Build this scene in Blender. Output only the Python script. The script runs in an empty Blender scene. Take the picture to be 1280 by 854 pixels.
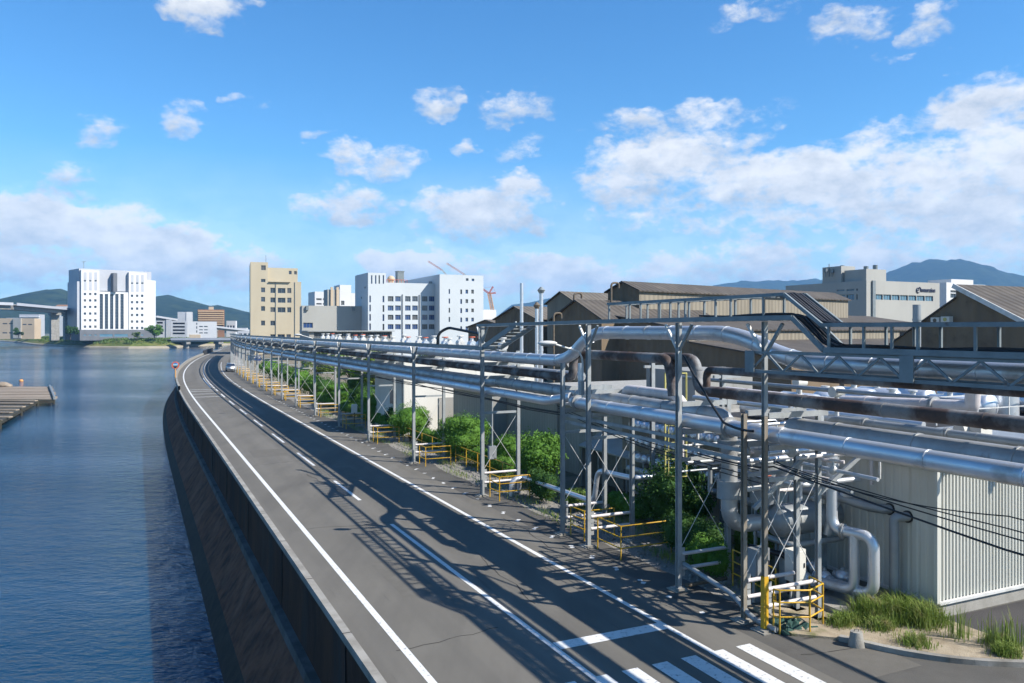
import bpy, bmesh, math, random
import numpy as np
from mathutils import Vector, Matrix
random.seed(7); RNG = np.random.default_rng(11)
C = bpy.context.scene.collection
SC = bpy.context.scene
CAMZ, HY, FX = 7.5, 413.0, 1000.0        # eye height, horizon row and focal length of the photograph (1280 px wide)
V = Vector

def at(px, py, Y):
    """point seen at photo pixel (px,py) at depth Y"""
    return V(((px-640)*Y/FX, Y, CAMZ+(HY-py)*Y/FX))
def onz(px, py, z=0.0):
    Y = (CAMZ-z)*FX/(py-HY)
    return V(((px-640)*Y/FX, Y, z))

# ---------------------------------------------------------------- road frame: s along the quay road, o to its right
_SY = [-60, 75, 110, 150, 200, 240, 280, 560, 1200]
_SL = [-.47, -.47, -.44, -.38, -.335, -.30, -.30, -.31, -.31]
def _build_line():
    pts = []
    X, Y = -1.68, 17.0
    ds = 0.5
    x, y = X, Y; fw = [(0.0, x, y)]
    s = 0
    while s < 640:
        k = np.interp(y, _SY, _SL); n = math.hypot(1, k)
        x += k/n*ds; y += ds/n; s += ds; fw.append((s, x, y))
    k = -.47; n = math.hypot(1, k)
    bw = [(-t, X-k/n*t, Y-t/n) for t in np.arange(60, 0, -ds)]
    return np.array(bw+fw)
LINE = _build_line()
def Ls(s):
    return (np.interp(s, LINE[:, 0], LINE[:, 1]), np.interp(s, LINE[:, 0], LINE[:, 2]))
def TN(s):
    a = Ls(s-1); b = Ls(s+1)
    t = V((b[0]-a[0], b[1]-a[1], 0)).normalized()
    return t, V((t.y, -t.x, 0))
def W(s, o, z=0.0):
    x, y = Ls(s); t, n = TN(s)
    return V((x+n.x*o, y+n.y*o, z))
D2, N2 = TN(0)      # site grid: D2 runs with the road (away), N2 away from the water

# ---------------------------------------------------------------- mesh builder
class MB:
    def __init__(self): self.v = []; self.f = []; self.sm = []
    def add(self, vs, fs, smooth=False):
        b = len(self.v); self.v += [tuple(p) for p in vs]
        self.f += [tuple(i+b for i in f) for f in fs]; self.sm += [smooth]*len(fs)
        return self
    def box(self, c, sx, sy, sz, ux=None, uz=None):
        """box centred at c; ux = direction of its x axis"""
        ux = V((1, 0, 0)) if ux is None else V(ux).normalized()
        uz = V((0, 0, 1)) if uz is None else V(uz).normalized()
        uy = uz.cross(ux).normalized(); c = V(c)
        vs = [c+ux*(sx/2*i)+uy*(sy/2*j)+uz*(sz/2*k) for k in (-1, 1) for j in (-1, 1) for i in (-1, 1)]
        return self.add(vs, [(0, 2, 3, 1), (4, 5, 7, 6), (0, 1, 5, 4), (2, 6, 7, 3), (0, 4, 6, 2), (1, 3, 7, 5)])
    def bar(self, a, b, w=.1, h=None):
        a, b = V(a), V(b); h = w if h is None else h
        d = (b-a)
        if d.length < 1e-6: return self
        d.normalize()
        up = V((0, 0, 1)) if abs(d.z) < .95 else V((D2.x, D2.y, 0))
        side = d.cross(up).normalized(); up2 = side.cross(d)
        vs = [p+side*(w/2*i)+up2*(h/2*j) for p in (a, b) for (i, j) in ((-1, -1), (1, -1), (1, 1), (-1, 1))]
        return self.add(vs, [(0, 1, 2, 3), (7, 6, 5, 4), (0, 4, 5, 1), (1, 5, 6, 2), (2, 6, 7, 3), (3, 7, 4, 0)])
    def hbeam(self, a, b, w=.15):
        """H section from a to b"""
        a, b = V(a), V(b); d = (b-a).normalized()
        up = V((0, 0, 1)) if abs(d.z) < .95 else V((D2.x, D2.y, 0))
        side = d.cross(up).normalized(); up2 = side.cross(d)
        t = w*.11
        for q in (-1, 1):
            o = up2*(q*(w/2-t/2)); self.bar(a+o, b+o, w, t) if abs(d.z) < .95 else self._pl(a+o, b+o, side, up2, w, t)
        self._pl(a, b, side, up2, t, w-2*t-.002) if abs(d.z) >= .95 else self.bar(a, b, t, w-2*t-.002)
        return self
    def _pl(self, a, b, side, up2, w, h):
        vs = [p+side*(w/2*i)+up2*(h/2*j) for p in (a, b) for (i, j) in ((-1, -1), (1, -1), (1, 1), (-1, 1))]
        self.add(vs, [(0, 1, 2, 3), (7, 6, 5, 4), (0, 4, 5, 1), (1, 5, 6, 2), (2, 6, 7, 3), (3, 7, 4, 0)])
    def tube(self, path, r, n=12, caps=True, rings=None):
        P = [V(p) for p in path]
        if len(P) < 2: return self
        rad = r if isinstance(r, (list, tuple)) else [r]*len(P)
        T = []
        for i in range(len(P)):
            a = P[max(0, i-1)]; b = P[min(len(P)-1, i+1)]
            T.append((b-a).normalized())
        up = V((0, 0, 1)) if abs(T[0].z) < .9 else V((1, 0, 0))
        x = T[0].cross(up).normalized()
        vs = []
        for i in range(len(P)):
            x = (x-T[i]*x.dot(T[i])).normalized(); y = T[i].cross(x)
            for k in range(n):
                a = 2*math.pi*k/n
                vs.append(P[i]+(x*math.cos(a)+y*math.sin(a))*rad[i])
        fs = []
        for i in range(len(P)-1):
            for k in range(n):
                k2 = (k+1) % n
                fs.append((i*n+k, i*n+k2, (i+1)*n+k2, (i+1)*n+k))
        self.add(vs, fs, True)
        if caps:
            self.add(vs[:n], [tuple(reversed(range(n)))]); self.add(vs[-n:], [tuple(range(n))])
        if rings:
            acc = 0; nxt = rings*.5
            for i in range(len(P)-1):
                L = (P[i+1]-P[i]).length
                while acc+L > nxt:
                    q = P[i].lerp(P[i+1], (nxt-acc)/L); d = (P[i+1]-P[i]).normalized()
                    self.cyl(q-d*.025, q+d*.025, rad[i]*1.06, None, n)
                    nxt += rings
                acc += L
        return self
    def cyl(self, a, b, r0, r1=None, n=14):
        r1 = r0 if r1 is None else r1
        return self.tube([a, b], [r0, r1], n)
    def ball(self, c, rx, ry=None, rz=None, n=12, m=8):
        ry = rx if ry is None else ry; rz = rx if rz is None else rz
        c = V(c); vs = [c+V((0, 0, rz))]
        for j in range(1, m):
            t = math.pi*j/m
            for i in range(n):
                p = 2*math.pi*i/n
                vs.append(c+V((rx*math.sin(t)*math.cos(p), ry*math.sin(t)*math.sin(p), rz*math.cos(t))))
        vs.append(c-V((0, 0, rz))); fs = []
        for i in range(n): fs.append((0, 1+i, 1+(i+1) % n))
        for j in range(m-2):
            for i in range(n):
                a = 1+j*n+i; b = 1+j*n+(i+1) % n
                fs.append((a, a+n, b+n, b))
        L = len(vs)-1; q = 1+(m-2)*n
        for i in range(n): fs.append((q+i, L, q+(i+1) % n))
        return self.add(vs, fs, True)
    def prism(self, poly, z0, z1):
        """extrude a plan polygon (counter-clockwise) upwards"""
        n = len(poly)
        vs = [(p[0], p[1], z0) for p in poly]+[(p[0], p[1], z1) for p in poly]
        fs = [tuple(reversed(range(n))), tuple(range(n, 2*n))]+[(i, (i+1) % n, (i+1) % n+n, i+n) for i in range(n)]
        return self.add(vs, fs)
    def ext(self, poly, vec):
        """extrude a 3D polygon along a vector"""
        n = len(poly); vec = V(vec); P = [V(p) for p in poly]
        return self.add(P+[p+vec for p in P], [tuple(range(n)), tuple(reversed(range(n, 2*n)))] +
                        [(i, i+n, (i+1) % n+n, (i+1) % n) for i in range(n)])
    def build(self, name, mat, parent=None, loc=None, fix=False):
        me = bpy.data.meshes.new(name)
        off = V(parent['_at']) if parent is not None and '_at' in parent else (V(loc) if loc is not None else V((0, 0, 0)))
        me.from_pydata([(p[0]-off.x, p[1]-off.y, p[2]-off.z) for p in self.v], [], self.f)
        me.polygons.foreach_set('use_smooth', self.sm)
        if fix:
            bm = bmesh.new(); bm.from_mesh(me); bmesh.ops.recalc_face_normals(bm, faces=bm.faces); bm.to_mesh(me); bm.free()
        if mat is not None: me.materials.append(mat)
        me.update()
        o = bpy.data.objects.new(name, me); C.objects.link(o)
        if parent is not None:
            o.parent = parent; o['_at'] = tuple(off)
        else:
            o.location = off; o['_at'] = tuple(off)
        return o

def tag(o, label, cat, group=None, kind=None):
    if label: o['label'] = label
    if cat: o['category'] = cat
    if group: o['group'] = group
    if kind: o['kind'] = kind
    return o
def thing(name, label, cat, loc, group=None):
    o = bpy.data.objects.new(name, None); C.objects.link(o); o.location = loc; o['_at'] = tuple(loc)
    o.empty_display_size = .2
    return tag(o, label, cat, group)
def structure(o): o['kind'] = 'structure'; return o

def fillet(P, r, seg=6):
    P = [V(p) for p in P]; out = [P[0]]
    for i in range(1, len(P)-1):
        a, b, c = P[i-1], P[i], P[i+1]
        d1 = (a-b); d2 = (c-b); rr = min(r, d1.length*.49, d2.length*.49)
        p = b+d1.normalized()*rr; q = b+d2.normalized()*rr
        for k in range(seg+1):
            t = k/seg; out.append(p*(1-t)**2+b*(2*t*(1-t))+q*t*t)
    out.append(P[-1]); return out

# ---------------------------------------------------------------- materials
ALB = .77       # reflectances below were picked by eye from the sunlit photograph; this brings them to real-world values
def mat(name, col, rough=.7, metal=0.0, col2=None, scale=1.0, lo=.4, hi=.65, detail=6, stretch=(1, 1, 1),
        col3=None, scale3=.3, lo3=.55, hi3=.7, stretch3=(1, 1, 1), bump=0.0, bscale=30.0, rvar=0.0, spec=.5, coat=0.0, bstretch=(1, 1, 1)):
    sc_ = lambda c: tuple(v*ALB for v in c) if c is not None and metal < .5 else c
    col, col2, col3 = sc_(col), sc_(col2), sc_(col3)
    m = bpy.data.materials.new(name); m.use_nodes = True
    nt = m.node_tree; N = nt.nodes; L = nt.links
    b = N['Principled BSDF']; b.inputs['Roughness'].default_value = rough; b.inputs['Metallic'].default_value = metal
    b.inputs['Specular IOR Level'].default_value = spec
    b.inputs['Base Color'].default_value = (*col, 1)
    tc = N.new('ShaderNodeTexCoord')
    def noise(sc, st, det=detail):
        mp = N.new('ShaderNodeMapping'); mp.inputs['Scale'].default_value = st; L.new(tc.outputs['Object'], mp.inputs['Vector'])
        nz = N.new('ShaderNodeTexNoise'); nz.inputs['Scale'].default_value = sc; nz.inputs['Detail'].default_value = det
        nz.inputs['Roughness'].default_value = .6; L.new(mp.outputs[0], nz.inputs['Vector']); return nz
    def mr(src, lo, hi):
        r = N.new('ShaderNodeMapRange'); r.inputs['From Min'].default_value = lo; r.inputs['From Max'].default_value = hi
        L.new(src, r.inputs['Value']); return r.outputs[0]
    cur = None
    if col2 is not None:
        nz = noise(scale, stretch); f = mr(nz.outputs['Fac'], lo, hi)
        mx = N.new('ShaderNodeMix'); mx.data_type = 'RGBA'; L.new(f, mx.inputs['Factor'])
        mx.inputs['A'].default_value = (*col, 1); mx.inputs['B'].default_value = (*col2, 1); cur = mx.outputs['Result']
        if rvar:
            r = N.new('ShaderNodeMapRange'); L.new(nz.outputs['Fac'], r.inputs['Value']); r.inputs['From Min'].default_value = .3; r.inputs['From Max'].default_value = .7
            r.inputs['To Min'].default_value = max(0, rough-rvar); r.inputs['To Max'].default_value = min(1, rough+rvar); L.new(r.outputs[0], b.inputs['Roughness'])
    if col3 is not None:
        nz = noise(scale3, stretch3); f = mr(nz.outputs['Fac'], lo3, hi3)
        mx = N.new('ShaderNodeMix'); mx.data_type = 'RGBA'; L.new(f, mx.inputs['Factor'])
        if cur is None: mx.inputs['A'].default_value = (*col, 1)
        else: L.new(cur, mx.inputs['A'])
        mx.inputs['B'].default_value = (*col3, 1); cur = mx.outputs['Result']
        if metal > .2:
            r = N.new('ShaderNodeMapRange'); L.new(f, r.inputs['Value']); r.inputs['To Min'].default_value = metal; r.inputs['To Max'].default_value = .1
            L.new(r.outputs[0], b.inputs['Metallic'])
    if cur is not None: L.new(cur, b.inputs['Base Color'])
    if bump:
        nz = noise(bscale, bstretch, 4); bp = N.new('ShaderNodeBump'); bp.inputs['Strength'].default_value = bump; bp.inputs['Distance'].default_value = .03
        L.new(nz.outputs['Fac'], bp.inputs['Height']); L.new(bp.outputs[0], b.inputs['Normal'])
    if coat: b.inputs['Coat Weight'].default_value = coat
    return m

M = {}
M['post_brown'] = mat('brown_grey_post', (.30, .27, .22), .7, col2=(.2, .165, .125), scale=3, stretch=(1, 1, .3), col3=(.12, .08, .05), scale3=4, lo3=.58, hi3=.7)
M['crane_pale'] = mat('faded_crane_red', (.62, .3, .24), .6)
M['asphalt'] = mat('asphalt', (.155, .145, .126), .85, col2=(.18, .169, .147), scale=.35, lo=.35, hi=.7, detail=9, col3=(.115, .108, .096), scale3=.8, lo3=.45, hi3=.8, stretch3=(1, .14, 1), bump=.35, bscale=60)
def road_mat():
    # wheel tracks, seams and stains that run with the lane: u = distance across the road, v = distance along it
    m = M['asphalt']; nt = m.node_tree; N = nt.nodes; L = nt.links; b = N['Principled BSDF']; b.inputs['Specular IOR Level'].default_value = .2
    uv = N.new('ShaderNodeUVMap'); cur = b.inputs['Base Color'].links[0].from_socket
    for sc, lo, hi, fac, colr in (((1.35, .012, 1), .45, .7, .55, (.098, .093, .083)), ((.5, .02, 1), .48, .7, .8, (.16, .151, .134)), ((3.5, .25, 1), .66, .74, .5, (.055, .053, .049))):
        mp = N.new('ShaderNodeMapping'); mp.inputs['Scale'].default_value = sc; L.new(uv.outputs[0], mp.inputs[0])
        nz = N.new('ShaderNodeTexNoise'); nz.inputs['Scale'].default_value = 1.0; nz.inputs['Detail'].default_value = 6; L.new(mp.outputs[0], nz.inputs['Vector'])
        r = N.new('ShaderNodeMapRange'); L.new(nz.outputs['Fac'], r.inputs[0]); r.inputs[1].default_value = lo; r.inputs[2].default_value = hi; r.inputs[4].default_value = fac
        mx = N.new('ShaderNodeMix'); mx.data_type = 'RGBA'; L.new(r.outputs[0], mx.inputs['Factor']); L.new(cur, mx.inputs['A']); mx.inputs['B'].default_value = (*colr, 1); cur = mx.outputs['Result']
    L.new(cur, b.inputs['Base Color'])
road_mat()
M['asphalt_patch'] = mat('asphalt_patch', (.142, .133, .116), .9, col2=(.162, .152, .133), scale=2, bump=.5, bscale=50, spec=.2)
M['crack'] = mat('crack_filler', (.04, .038, .036), .9, spec=.1)
M['asphalt_old'] = mat('asphalt_old', (.082, .078, .07), .9, col2=(.11, .103, .09), scale=.8, lo=.35, hi=.7, col3=(.06, .053, .045), scale3=.5, lo3=.5, hi3=.75, bump=.5, bscale=40)
M['asphalt_yard'] = mat('asphalt_yard', (.035, .033, .034), .8, col2=(.055, .05, .05), scale=.6, bump=.3, bscale=40)
M['paint'] = mat('road_paint', (.78, .78, .76), .6, col2=(.62, .62, .6), scale=3, lo=.5, hi=.8, col3=(.3, .3, .29), scale3=9, lo3=.56, hi3=.68)
M['paint_worn'] = mat('worn_road_paint', (.38, .38, .37), .8, col2=(.17, .17, .165), scale=5, lo=.45, hi=.6)
M['conc'] = mat('concrete', (.36, .345, .31), .9, col2=(.25, .235, .205), scale=1.2, col3=(.14, .125, .10), scale3=.7, lo3=.55, hi3=.75, bump=.4, bscale=25)
M['conc_dark'] = mat('concrete_stained', (.16, .155, .15), .9, col2=(.09, .085, .08), scale=.9, stretch=(1, 1, .15), col3=(.05, .042, .035), scale3=.6, bump=.5, bscale=14)
M['soil'] = mat('soil', (.2, .165, .115), .95, col2=(.26, .225, .17), scale=1.1, col3=(.085, .09, .035), scale3=.55, lo3=.5, hi3=.66, bump=.9, bscale=18)
M['sand'] = mat('sandy_verge', (.42, .35, .25), .95, col2=(.3, .24, .16), scale=2.0, col3=(.16, .16, .06), scale3=1.1, lo3=.56, hi3=.68, bump=.8, bscale=22)
M['gravel'] = mat('gravel', (.33, .31, .28), .95, col2=(.2, .19, .17), scale=14, lo=.35, hi=.65, bump=1.0, bscale=30)
M['steel'] = mat('galvanised_steel', (.42, .44, .44), .5, .2, col2=(.32, .335, .335), scale=2.5, col3=(.14, .085, .05), scale3=3.5, lo3=.66, hi3=.76, rvar=.1)
M['steel_dark'] = mat('grey_painted_steel', (.25, .285, .295), .5, .15, col2=(.19, .22, .23), scale=2.0, col3=(.12, .06, .035), scale3=3, lo3=.64, hi3=.76)
M['white_steel'] = mat('white_painted_steel', (.7, .7, .68), .5, col2=(.55, .55, .52), scale=3, col3=(.3, .14, .06), scale3=4, lo3=.66, hi3=.76)
M['pinkwhite'] = mat('faded_white_pipe', (.72, .68, .67), .5, col2=(.58, .53, .52), scale=2.5, col3=(.25, .1, .05), scale3=2.2, lo3=.64, hi3=.74)
M['silver'] = mat('silver_cladding', (.60, .62, .65), .36, .6, col2=(.50, .525, .555), scale=.8, lo=.35, hi=.7, col3=(.20, .16, .12), scale3=1.3, lo3=.6, hi3=.82, rvar=.05, bump=.03, bscale=3)
M['silver_dull'] = mat('weathered_cladding', (.48, .49, .49), .5, .45, col2=(.36, .36, .35), scale=1.3, col3=(.15, .11, .08), scale3=1.4, lo3=.6, hi3=.76, rvar=.06, bump=.06, bscale=3)
M['silver_grey'] = mat('grey_primed_metal', (.36, .385, .40), .45, .3, col2=(.29, .31, .32), scale=1.5, col3=(.2, .16, .12), scale3=2, lo3=.66, hi3=.8)
M['rust'] = mat('rusty_lagging', (.06, .042, .038), .7, .1, col2=(.12, .068, .048), scale=1.8, lo=.4, hi=.65, col3=(.24, .245, .25), scale3=.9, lo3=.46, hi3=.62, bump=.4, bscale=9)
M['rust2'] = mat('brown_rust', (.17, .135, .095), .8, col2=(.12, .09, .06), scale=4, col3=(.22, .2, .17), scale3=2, lo3=.55, hi3=.7, bump=.3, bscale=20)
M['yellow'] = mat('yellow_paint', (.72, .42, .02), .5, col2=(.58, .32, .02), scale=4, col3=(.2, .09, .03), scale3=6, lo3=.64, hi3=.72)
M['yellow_pale'] = mat('faded_yellow', (.55, .5, .16), .6, col2=(.42, .38, .12), scale=4)
M['black'] = mat('black_rubber', (.012, .012, .013), .5)
M['cable_grey'] = mat('dark_cable', (.03, .03, .033), .6)
M['green_net'] = mat('green_netting', (.01, .07, .055), .8, col2=(.004, .03, .025), scale=30)
M['white_wall'] = mat('cream_white_render', (.74, .72, .66), .8, col2=(.66, .64, .57), scale=.5, stretch=(1, 1, .3), col3=(.45, .42, .35), scale3=.6, lo3=.62, hi3=.8, stretch3=(2, 2, .15))
M['grey_wall'] = mat('grey_sheet_cladding', (.36, .35, .32), .7, col2=(.3, .295, .27), scale=.6, stretch=(1, 1, .25), col3=(.17, .155, .13), scale3=.8, lo3=.6, hi3=.8, stretch3=(2, 2, .12))
M['pale_clad'] = mat('pale_sheet_cladding', (.64, .635, .57), .5, 0.0, col2=(.58, .575, .51), scale=.5, stretch=(1, 1, .2), col3=(.46, .42, .33), scale3=1.2, lo3=.58, hi3=.8, stretch3=(3, 3, .1))
M['roof_grey'] = mat('flat_roof', (.4, .39, .36), .9, col2=(.3, .29, .26), scale=3, bump=.8, bscale=8)
M['roof_brown'] = mat('old_corrugated_roof', (.085, .071, .058), .9, col2=(.06, .051, .043), scale=.25, stretch=(1, 1, 1), detail=8, col3=(.135, .115, .093), scale3=.5, lo3=.46, hi3=.75, bump=.2, bscale=3)
M['roof_tan'] = mat('tan_corrugated_roof', (.16, .14, .115), .9, col2=(.12, .105, .085), scale=.3, col3=(.11, .09, .07), scale3=.5, lo3=.55, hi3=.75)
M['shed_wall'] = mat('brown_shed_wall', (.21, .155, .10), .9, col2=(.16, .12, .078), scale=.7, stretch=(1, 1, .15), col3=(.10, .072, .05), scale3=.5, lo3=.55, hi3=.75)
M['shed_pale'] = mat('pale_shed_wall', (.28, .245, .185), .85, col2=(.225, .195, .145), scale=.8, stretch=(1, 1, .1), col3=(.16, .115, .075), scale3=.9, lo3=.6, hi3=.75, stretch3=(2, 2, .1))
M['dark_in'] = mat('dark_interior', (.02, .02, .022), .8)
M['cream'] = mat('cream_facade', (.60, .52, .37), .8, col2=(.545, .465, .325), scale=.15, stretch=(1, 1, .3), col3=(.45, .38, .27), scale3=.4, lo3=.62, hi3=.8, stretch3=(2, 2, .1))
M['bluewhite'] = mat('pale_blue_white_facade', (.60, .645, .67), .7, col2=(.55, .60, .625), scale=.1, col3=(.42, .47, .5), scale3=.3, lo3=.64, hi3=.8, stretch3=(2, 2, .1))
M['office_white'] = mat('white_panel_facade', (.72, .72, .72), .6, col2=(.66, .665, .67), scale=.08)
M['office_grey'] = mat('grey_panel_facade', (.47, .49, .53), .6, col2=(.42, .44, .48), scale=.08)
M['office_darkgrey'] = mat('dark_grey_plinth', (.14, .15, .17), .7, col2=(.11, .12, .135), scale=.2)
M['grey_block'] = mat('grey_concrete_facade', (.43, .425, .39), .8, col2=(.38, .375, .345), scale=.2, stretch=(1, 1, .3), col3=(.36, .34, .3), scale3=.3, lo3=.62, hi3=.8, stretch3=(2, 2, .1))
M['beige'] = mat('beige_facade', (.6, .48, .34), .8, col2=(.54, .43, .3), scale=.1)
M['brick_brown'] = mat('brown_balcony_facade', (.33, .17, .09), .8, col2=(.28, .14, .07), scale=.1)
M['balcony'] = mat('tan_balcony', (.66, .45, .26), .8)
M['glass'] = mat('window_glass', (.03, .045, .075), .12, spec=.7)
M['glass_blue'] = mat('blue_window_glass', (.03, .075, .22), .1, spec=.8)
M['glass_sky'] = mat('sky_window_glass', (.10, .22, .32), .1, spec=.8)
M['glass_dull'] = mat('curtained_glass', (.12, .12, .12), .25, spec=.5)
M['red'] = mat('red_paint', (.55, .05, .03), .5)
M['orange'] = mat('orange_paint', (.72, .36, .1), .6, col2=(.6, .25, .08), scale=.3)
M['red_orange'] = mat('crane_red', (.62, .14, .07), .6)
M['car_white'] = mat('white_car_paint', (.8, .81, .82), .3, spec=.6, coat=.5)
M['car_blue'] = mat('pale_blue_car_paint', (.3, .42, .55), .3, spec=.6, coat=.5)
M['tyre'] = mat('tyre', (.02, .02, .02), .8)
M['wood'] = mat('weathered_planks', (.31, .25, .19), .9, col2=(.22, .175, .13), scale=1.5, stretch=(.15, 2, 1), col3=(.42, .35, .27), scale3=.7, lo3=.5, hi3=.7, stretch3=(.15, 2, 1), bump=.5, bscale=5, bstretch=(.15, 2, 1))
M['wood_dark'] = mat('wet_timber', (.035, .032, .022), .8, col2=(.05, .05, .03), scale=1)
M['bark'] = mat('bark', (.09, .065, .045), .9, col2=(.06, .045, .03), scale=6)
M['sign_blue'] = mat('sign_blue', (.02, .06, .22), .4)
M['sign_white'] = mat('sign_white', (.75, .76, .76), .4)
M['navy'] = mat('navy_lettering', (.02, .03, .08), .5)
M['mirror'] = mat('mirror_face', (.8, .82, .84), .06, 1.0)
M['logo'] = M['navy']
def leaf(name, a, b, c, sc=.7):
    m = mat(name, a, .75, col2=b, scale=sc, lo=.4, hi=.62, col3=c, scale3=sc*3.1, lo3=.52, hi3=.7, spec=.25)
    nt = m.node_tree; N = nt.nodes; L = nt.links; p = N['Principled BSDF']; out = N['Material Output']
    tr = N.new('ShaderNodeBsdfTranslucent'); mx = N.new('ShaderNodeMixShader'); mx.inputs[0].default_value = .25
    L.new(p.inputs['Base Color'].links[0].from_socket, tr.inputs['Color'])
    L.new(p.outputs[0], mx.inputs[1]); L.new(tr.outputs[0], mx.inputs[2]); L.new(mx.outputs[0], out.inputs['Surface'])
    return m
M['leaf'] = leaf('leaf_green', (.10, .235, .03), (.15, .30, .045), (.06, .15, .022))
M['leaf_dark'] = leaf('leaf_dark_green', (.045, .12, .024), (.07, .155, .03), (.026, .07, .016))
M['leaf_yellow'] = leaf('leaf_yellow_green', (.12, .2, .035), (.16, .24, .045), (.07, .13, .025))
M['grass'] = leaf('grass_blades', (.18, .27, .045), (.26, .33, .08), (.4, .35, .15), .9)
M['forest'] = mat('forest', (.018, .036, .02), .95, col2=(.036, .056, .026), scale=.012, detail=10, lo=.4, hi=.6, col3=(.008, .02, .012), scale3=.03, lo3=.45, hi3=.65, bump=1.0, bscale=.06, spec=.1)
M['bank_grass'] = mat('bank_grass', (.14, .17, .04), .95, col2=(.22, .2, .07), scale=.12, detail=8, col3=(.07, .1, .025), scale3=.25, lo3=.45, hi3=.65, bump=1, bscale=1.0, spec=.1)
M['bank_wall'] = mat('bank_wall', (.36, .32, .24), .95, col2=(.28, .24, .17), scale=.2)
M['town'] = mat('far_ground', (.16, .16, .14), .95, col2=(.1, .13, .06), scale=.01)

def corrugate(m, pitch, ang, strength=.6, dist=.03):
    """corrugation ribs as bump on a material, ribs spaced along direction ang"""
    m = m.copy(); nt = m.node_tree; N = nt.nodes; L = nt.links; b = N['Principled BSDF']
    tc = N.new('ShaderNodeTexCoord'); mp = N.new('ShaderNodeMapping'); mp.inputs['Rotation'].default_value = (0, 0, -ang)
    L.new(tc.outputs['Object'], mp.inputs['Vector'])
    w = N.new('ShaderNodeTexWave'); w.wave_type = 'BANDS'; w.bands_direction = 'X'; w.inputs['Scale'].default_value = 2*math.pi/20/pitch*1.0
    w.inputs['Distortion'].default_value = 0.0
    L.new(mp.outputs[0], w.inputs['Vector'])
    bp = N.new('ShaderNodeBump'); bp.inputs['Strength'].default_value = strength; bp.inputs['Distance'].default_value = dist
    L.new(w.outputs['Fac'], bp.inputs['Height'])
    if b.inputs['Normal'].links: L.new(b.inputs['Normal'].links[0].from_socket, bp.inputs['Normal'])
    L.new(bp.outputs[0], b.inputs['Normal']); return m
ANG_N = math.atan2(N2.y, N2.x); ANG_D = math.atan2(D2.y, D2.x)
# ================================================================ camera, sun, sky
cam = bpy.data.cameras.new('camera'); co = bpy.data.objects.new('camera', cam); C.objects.link(co)
co.location = (0, 0, CAMZ); co.rotation_euler = (math.radians(90), 0, 0)
cam.sensor_width = 36; cam.lens = FX/1280*36; cam.shift_y = -(427-HY)/1280
cam.clip_end = 20000; cam.clip_start = .1
SC.camera = co
SUN_EL, SUN_AZ = math.radians(41), math.atan2(.937, -.35)      # azimuth from +Y towards +X
sd = V((math.sin(SUN_AZ)*math.cos(SUN_EL), math.cos(SUN_AZ)*math.cos(SUN_EL), math.sin(SUN_EL)))
sun = bpy.data.lights.new('sun', 'SUN'); sun.energy = 5.0; sun.angle = math.radians(.5); sun.color = (1, .94, .85)
so = bpy.data.objects.new('sun', sun); C.objects.link(so); so.rotation_euler = (-sd).to_track_quat('-Z', 'Y').to_euler(); so.location = (20, -20, 60)
SC.view_settings.view_transform = 'Standard'; SC.view_settings.look = 'None'; SC.view_settings.gamma = 1; SC.view_settings.exposure = .86
SC.view_settings.use_curve_mapping = False

# (azimuth deg, elevation deg, half width, half height, weight) of each cloud of the photograph
def az(x): return math.degrees(math.atan((x-640)/1000))
def el(x, y): return math.degrees(math.atan((HY-y)/math.hypot(1000, x-640)))
CL = [(262, 8, 62, 26, 1.0), (225, 148, 30, 26, .6), (298, 130, 28, 14, .42), (125, 165, 40, 26, .42), (88, 226, 52, 28, .6),
      (40, 280, 85, 38, 1.35), (140, 290, 85, 36, 1.2), (30, 325, 130, 40, 1.1), (200, 322, 130, 44, 1.15), (95, 262, 40, 16, 1.0), (270, 335, 110, 32, 1.0), (510, 333, 70, 24, 1.2), (650, 345, 150, 30, .9), (820, 345, 160, 34, .9), (210, 315, 80, 34, .95), (290, 340, 90, 28, .75), (60, 345, 110, 26, .7),
      (551, 129, 34, 20, .8), (648, 133, 50, 22, .68), (650, 186, 40, 16, .45), (582, 186, 14, 12, .4),
      (440, 258, 66, 26, 1.0), (470, 205, 62, 24, .62), (395, 170, 20, 9, .4),
      (600, 268, 95, 36, 1.0), (640, 240, 42, 24, .95), (520, 285, 34, 16, .7), (535, 335, 60, 28, .9), (640, 370, 120, 24, .55),
      (830, 205, 110, 36, 1.1), (800, 240, 80, 22, .8), (865, 150, 120, 22, .6), (900, 178, 70, 22, .8), (800, 275, 80, 26, .6),
      (1010, 230, 170, 40, 1.1), (1130, 205, 130, 34, 1.0), (1200, 262, 190, 56, 1.05), (1040, 258, 190, 40, .9), (1230, 320, 200, 42, .9), (1240, 130, 100, 36, 1.0), (1230, 215, 130, 60, 1.1), (1160, 265, 180, 42, 1.0),
      (1110, 318, 240, 44, .9), (1085, 318, 60, 26, 1.1), (935, 322, 80, 26, 1.0), (900, 345, 180, 30, .95), (940, 325, 120, 34, .85), (1080, 320, 70, 28, .9), (1000, 285, 150, 20, .6), (1250, 300, 120, 40, .9), (1060, 30, 62, 24, .62), (960, 14, 70, 20, .55),
      (1170, 35, 40, 26, .62), (1105, 74, 30, 10, .4), (1130, 165, 120, 18, .55), (760, 330, 110, 26, .5), (880, 290, 60, 18, .5)]
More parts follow.
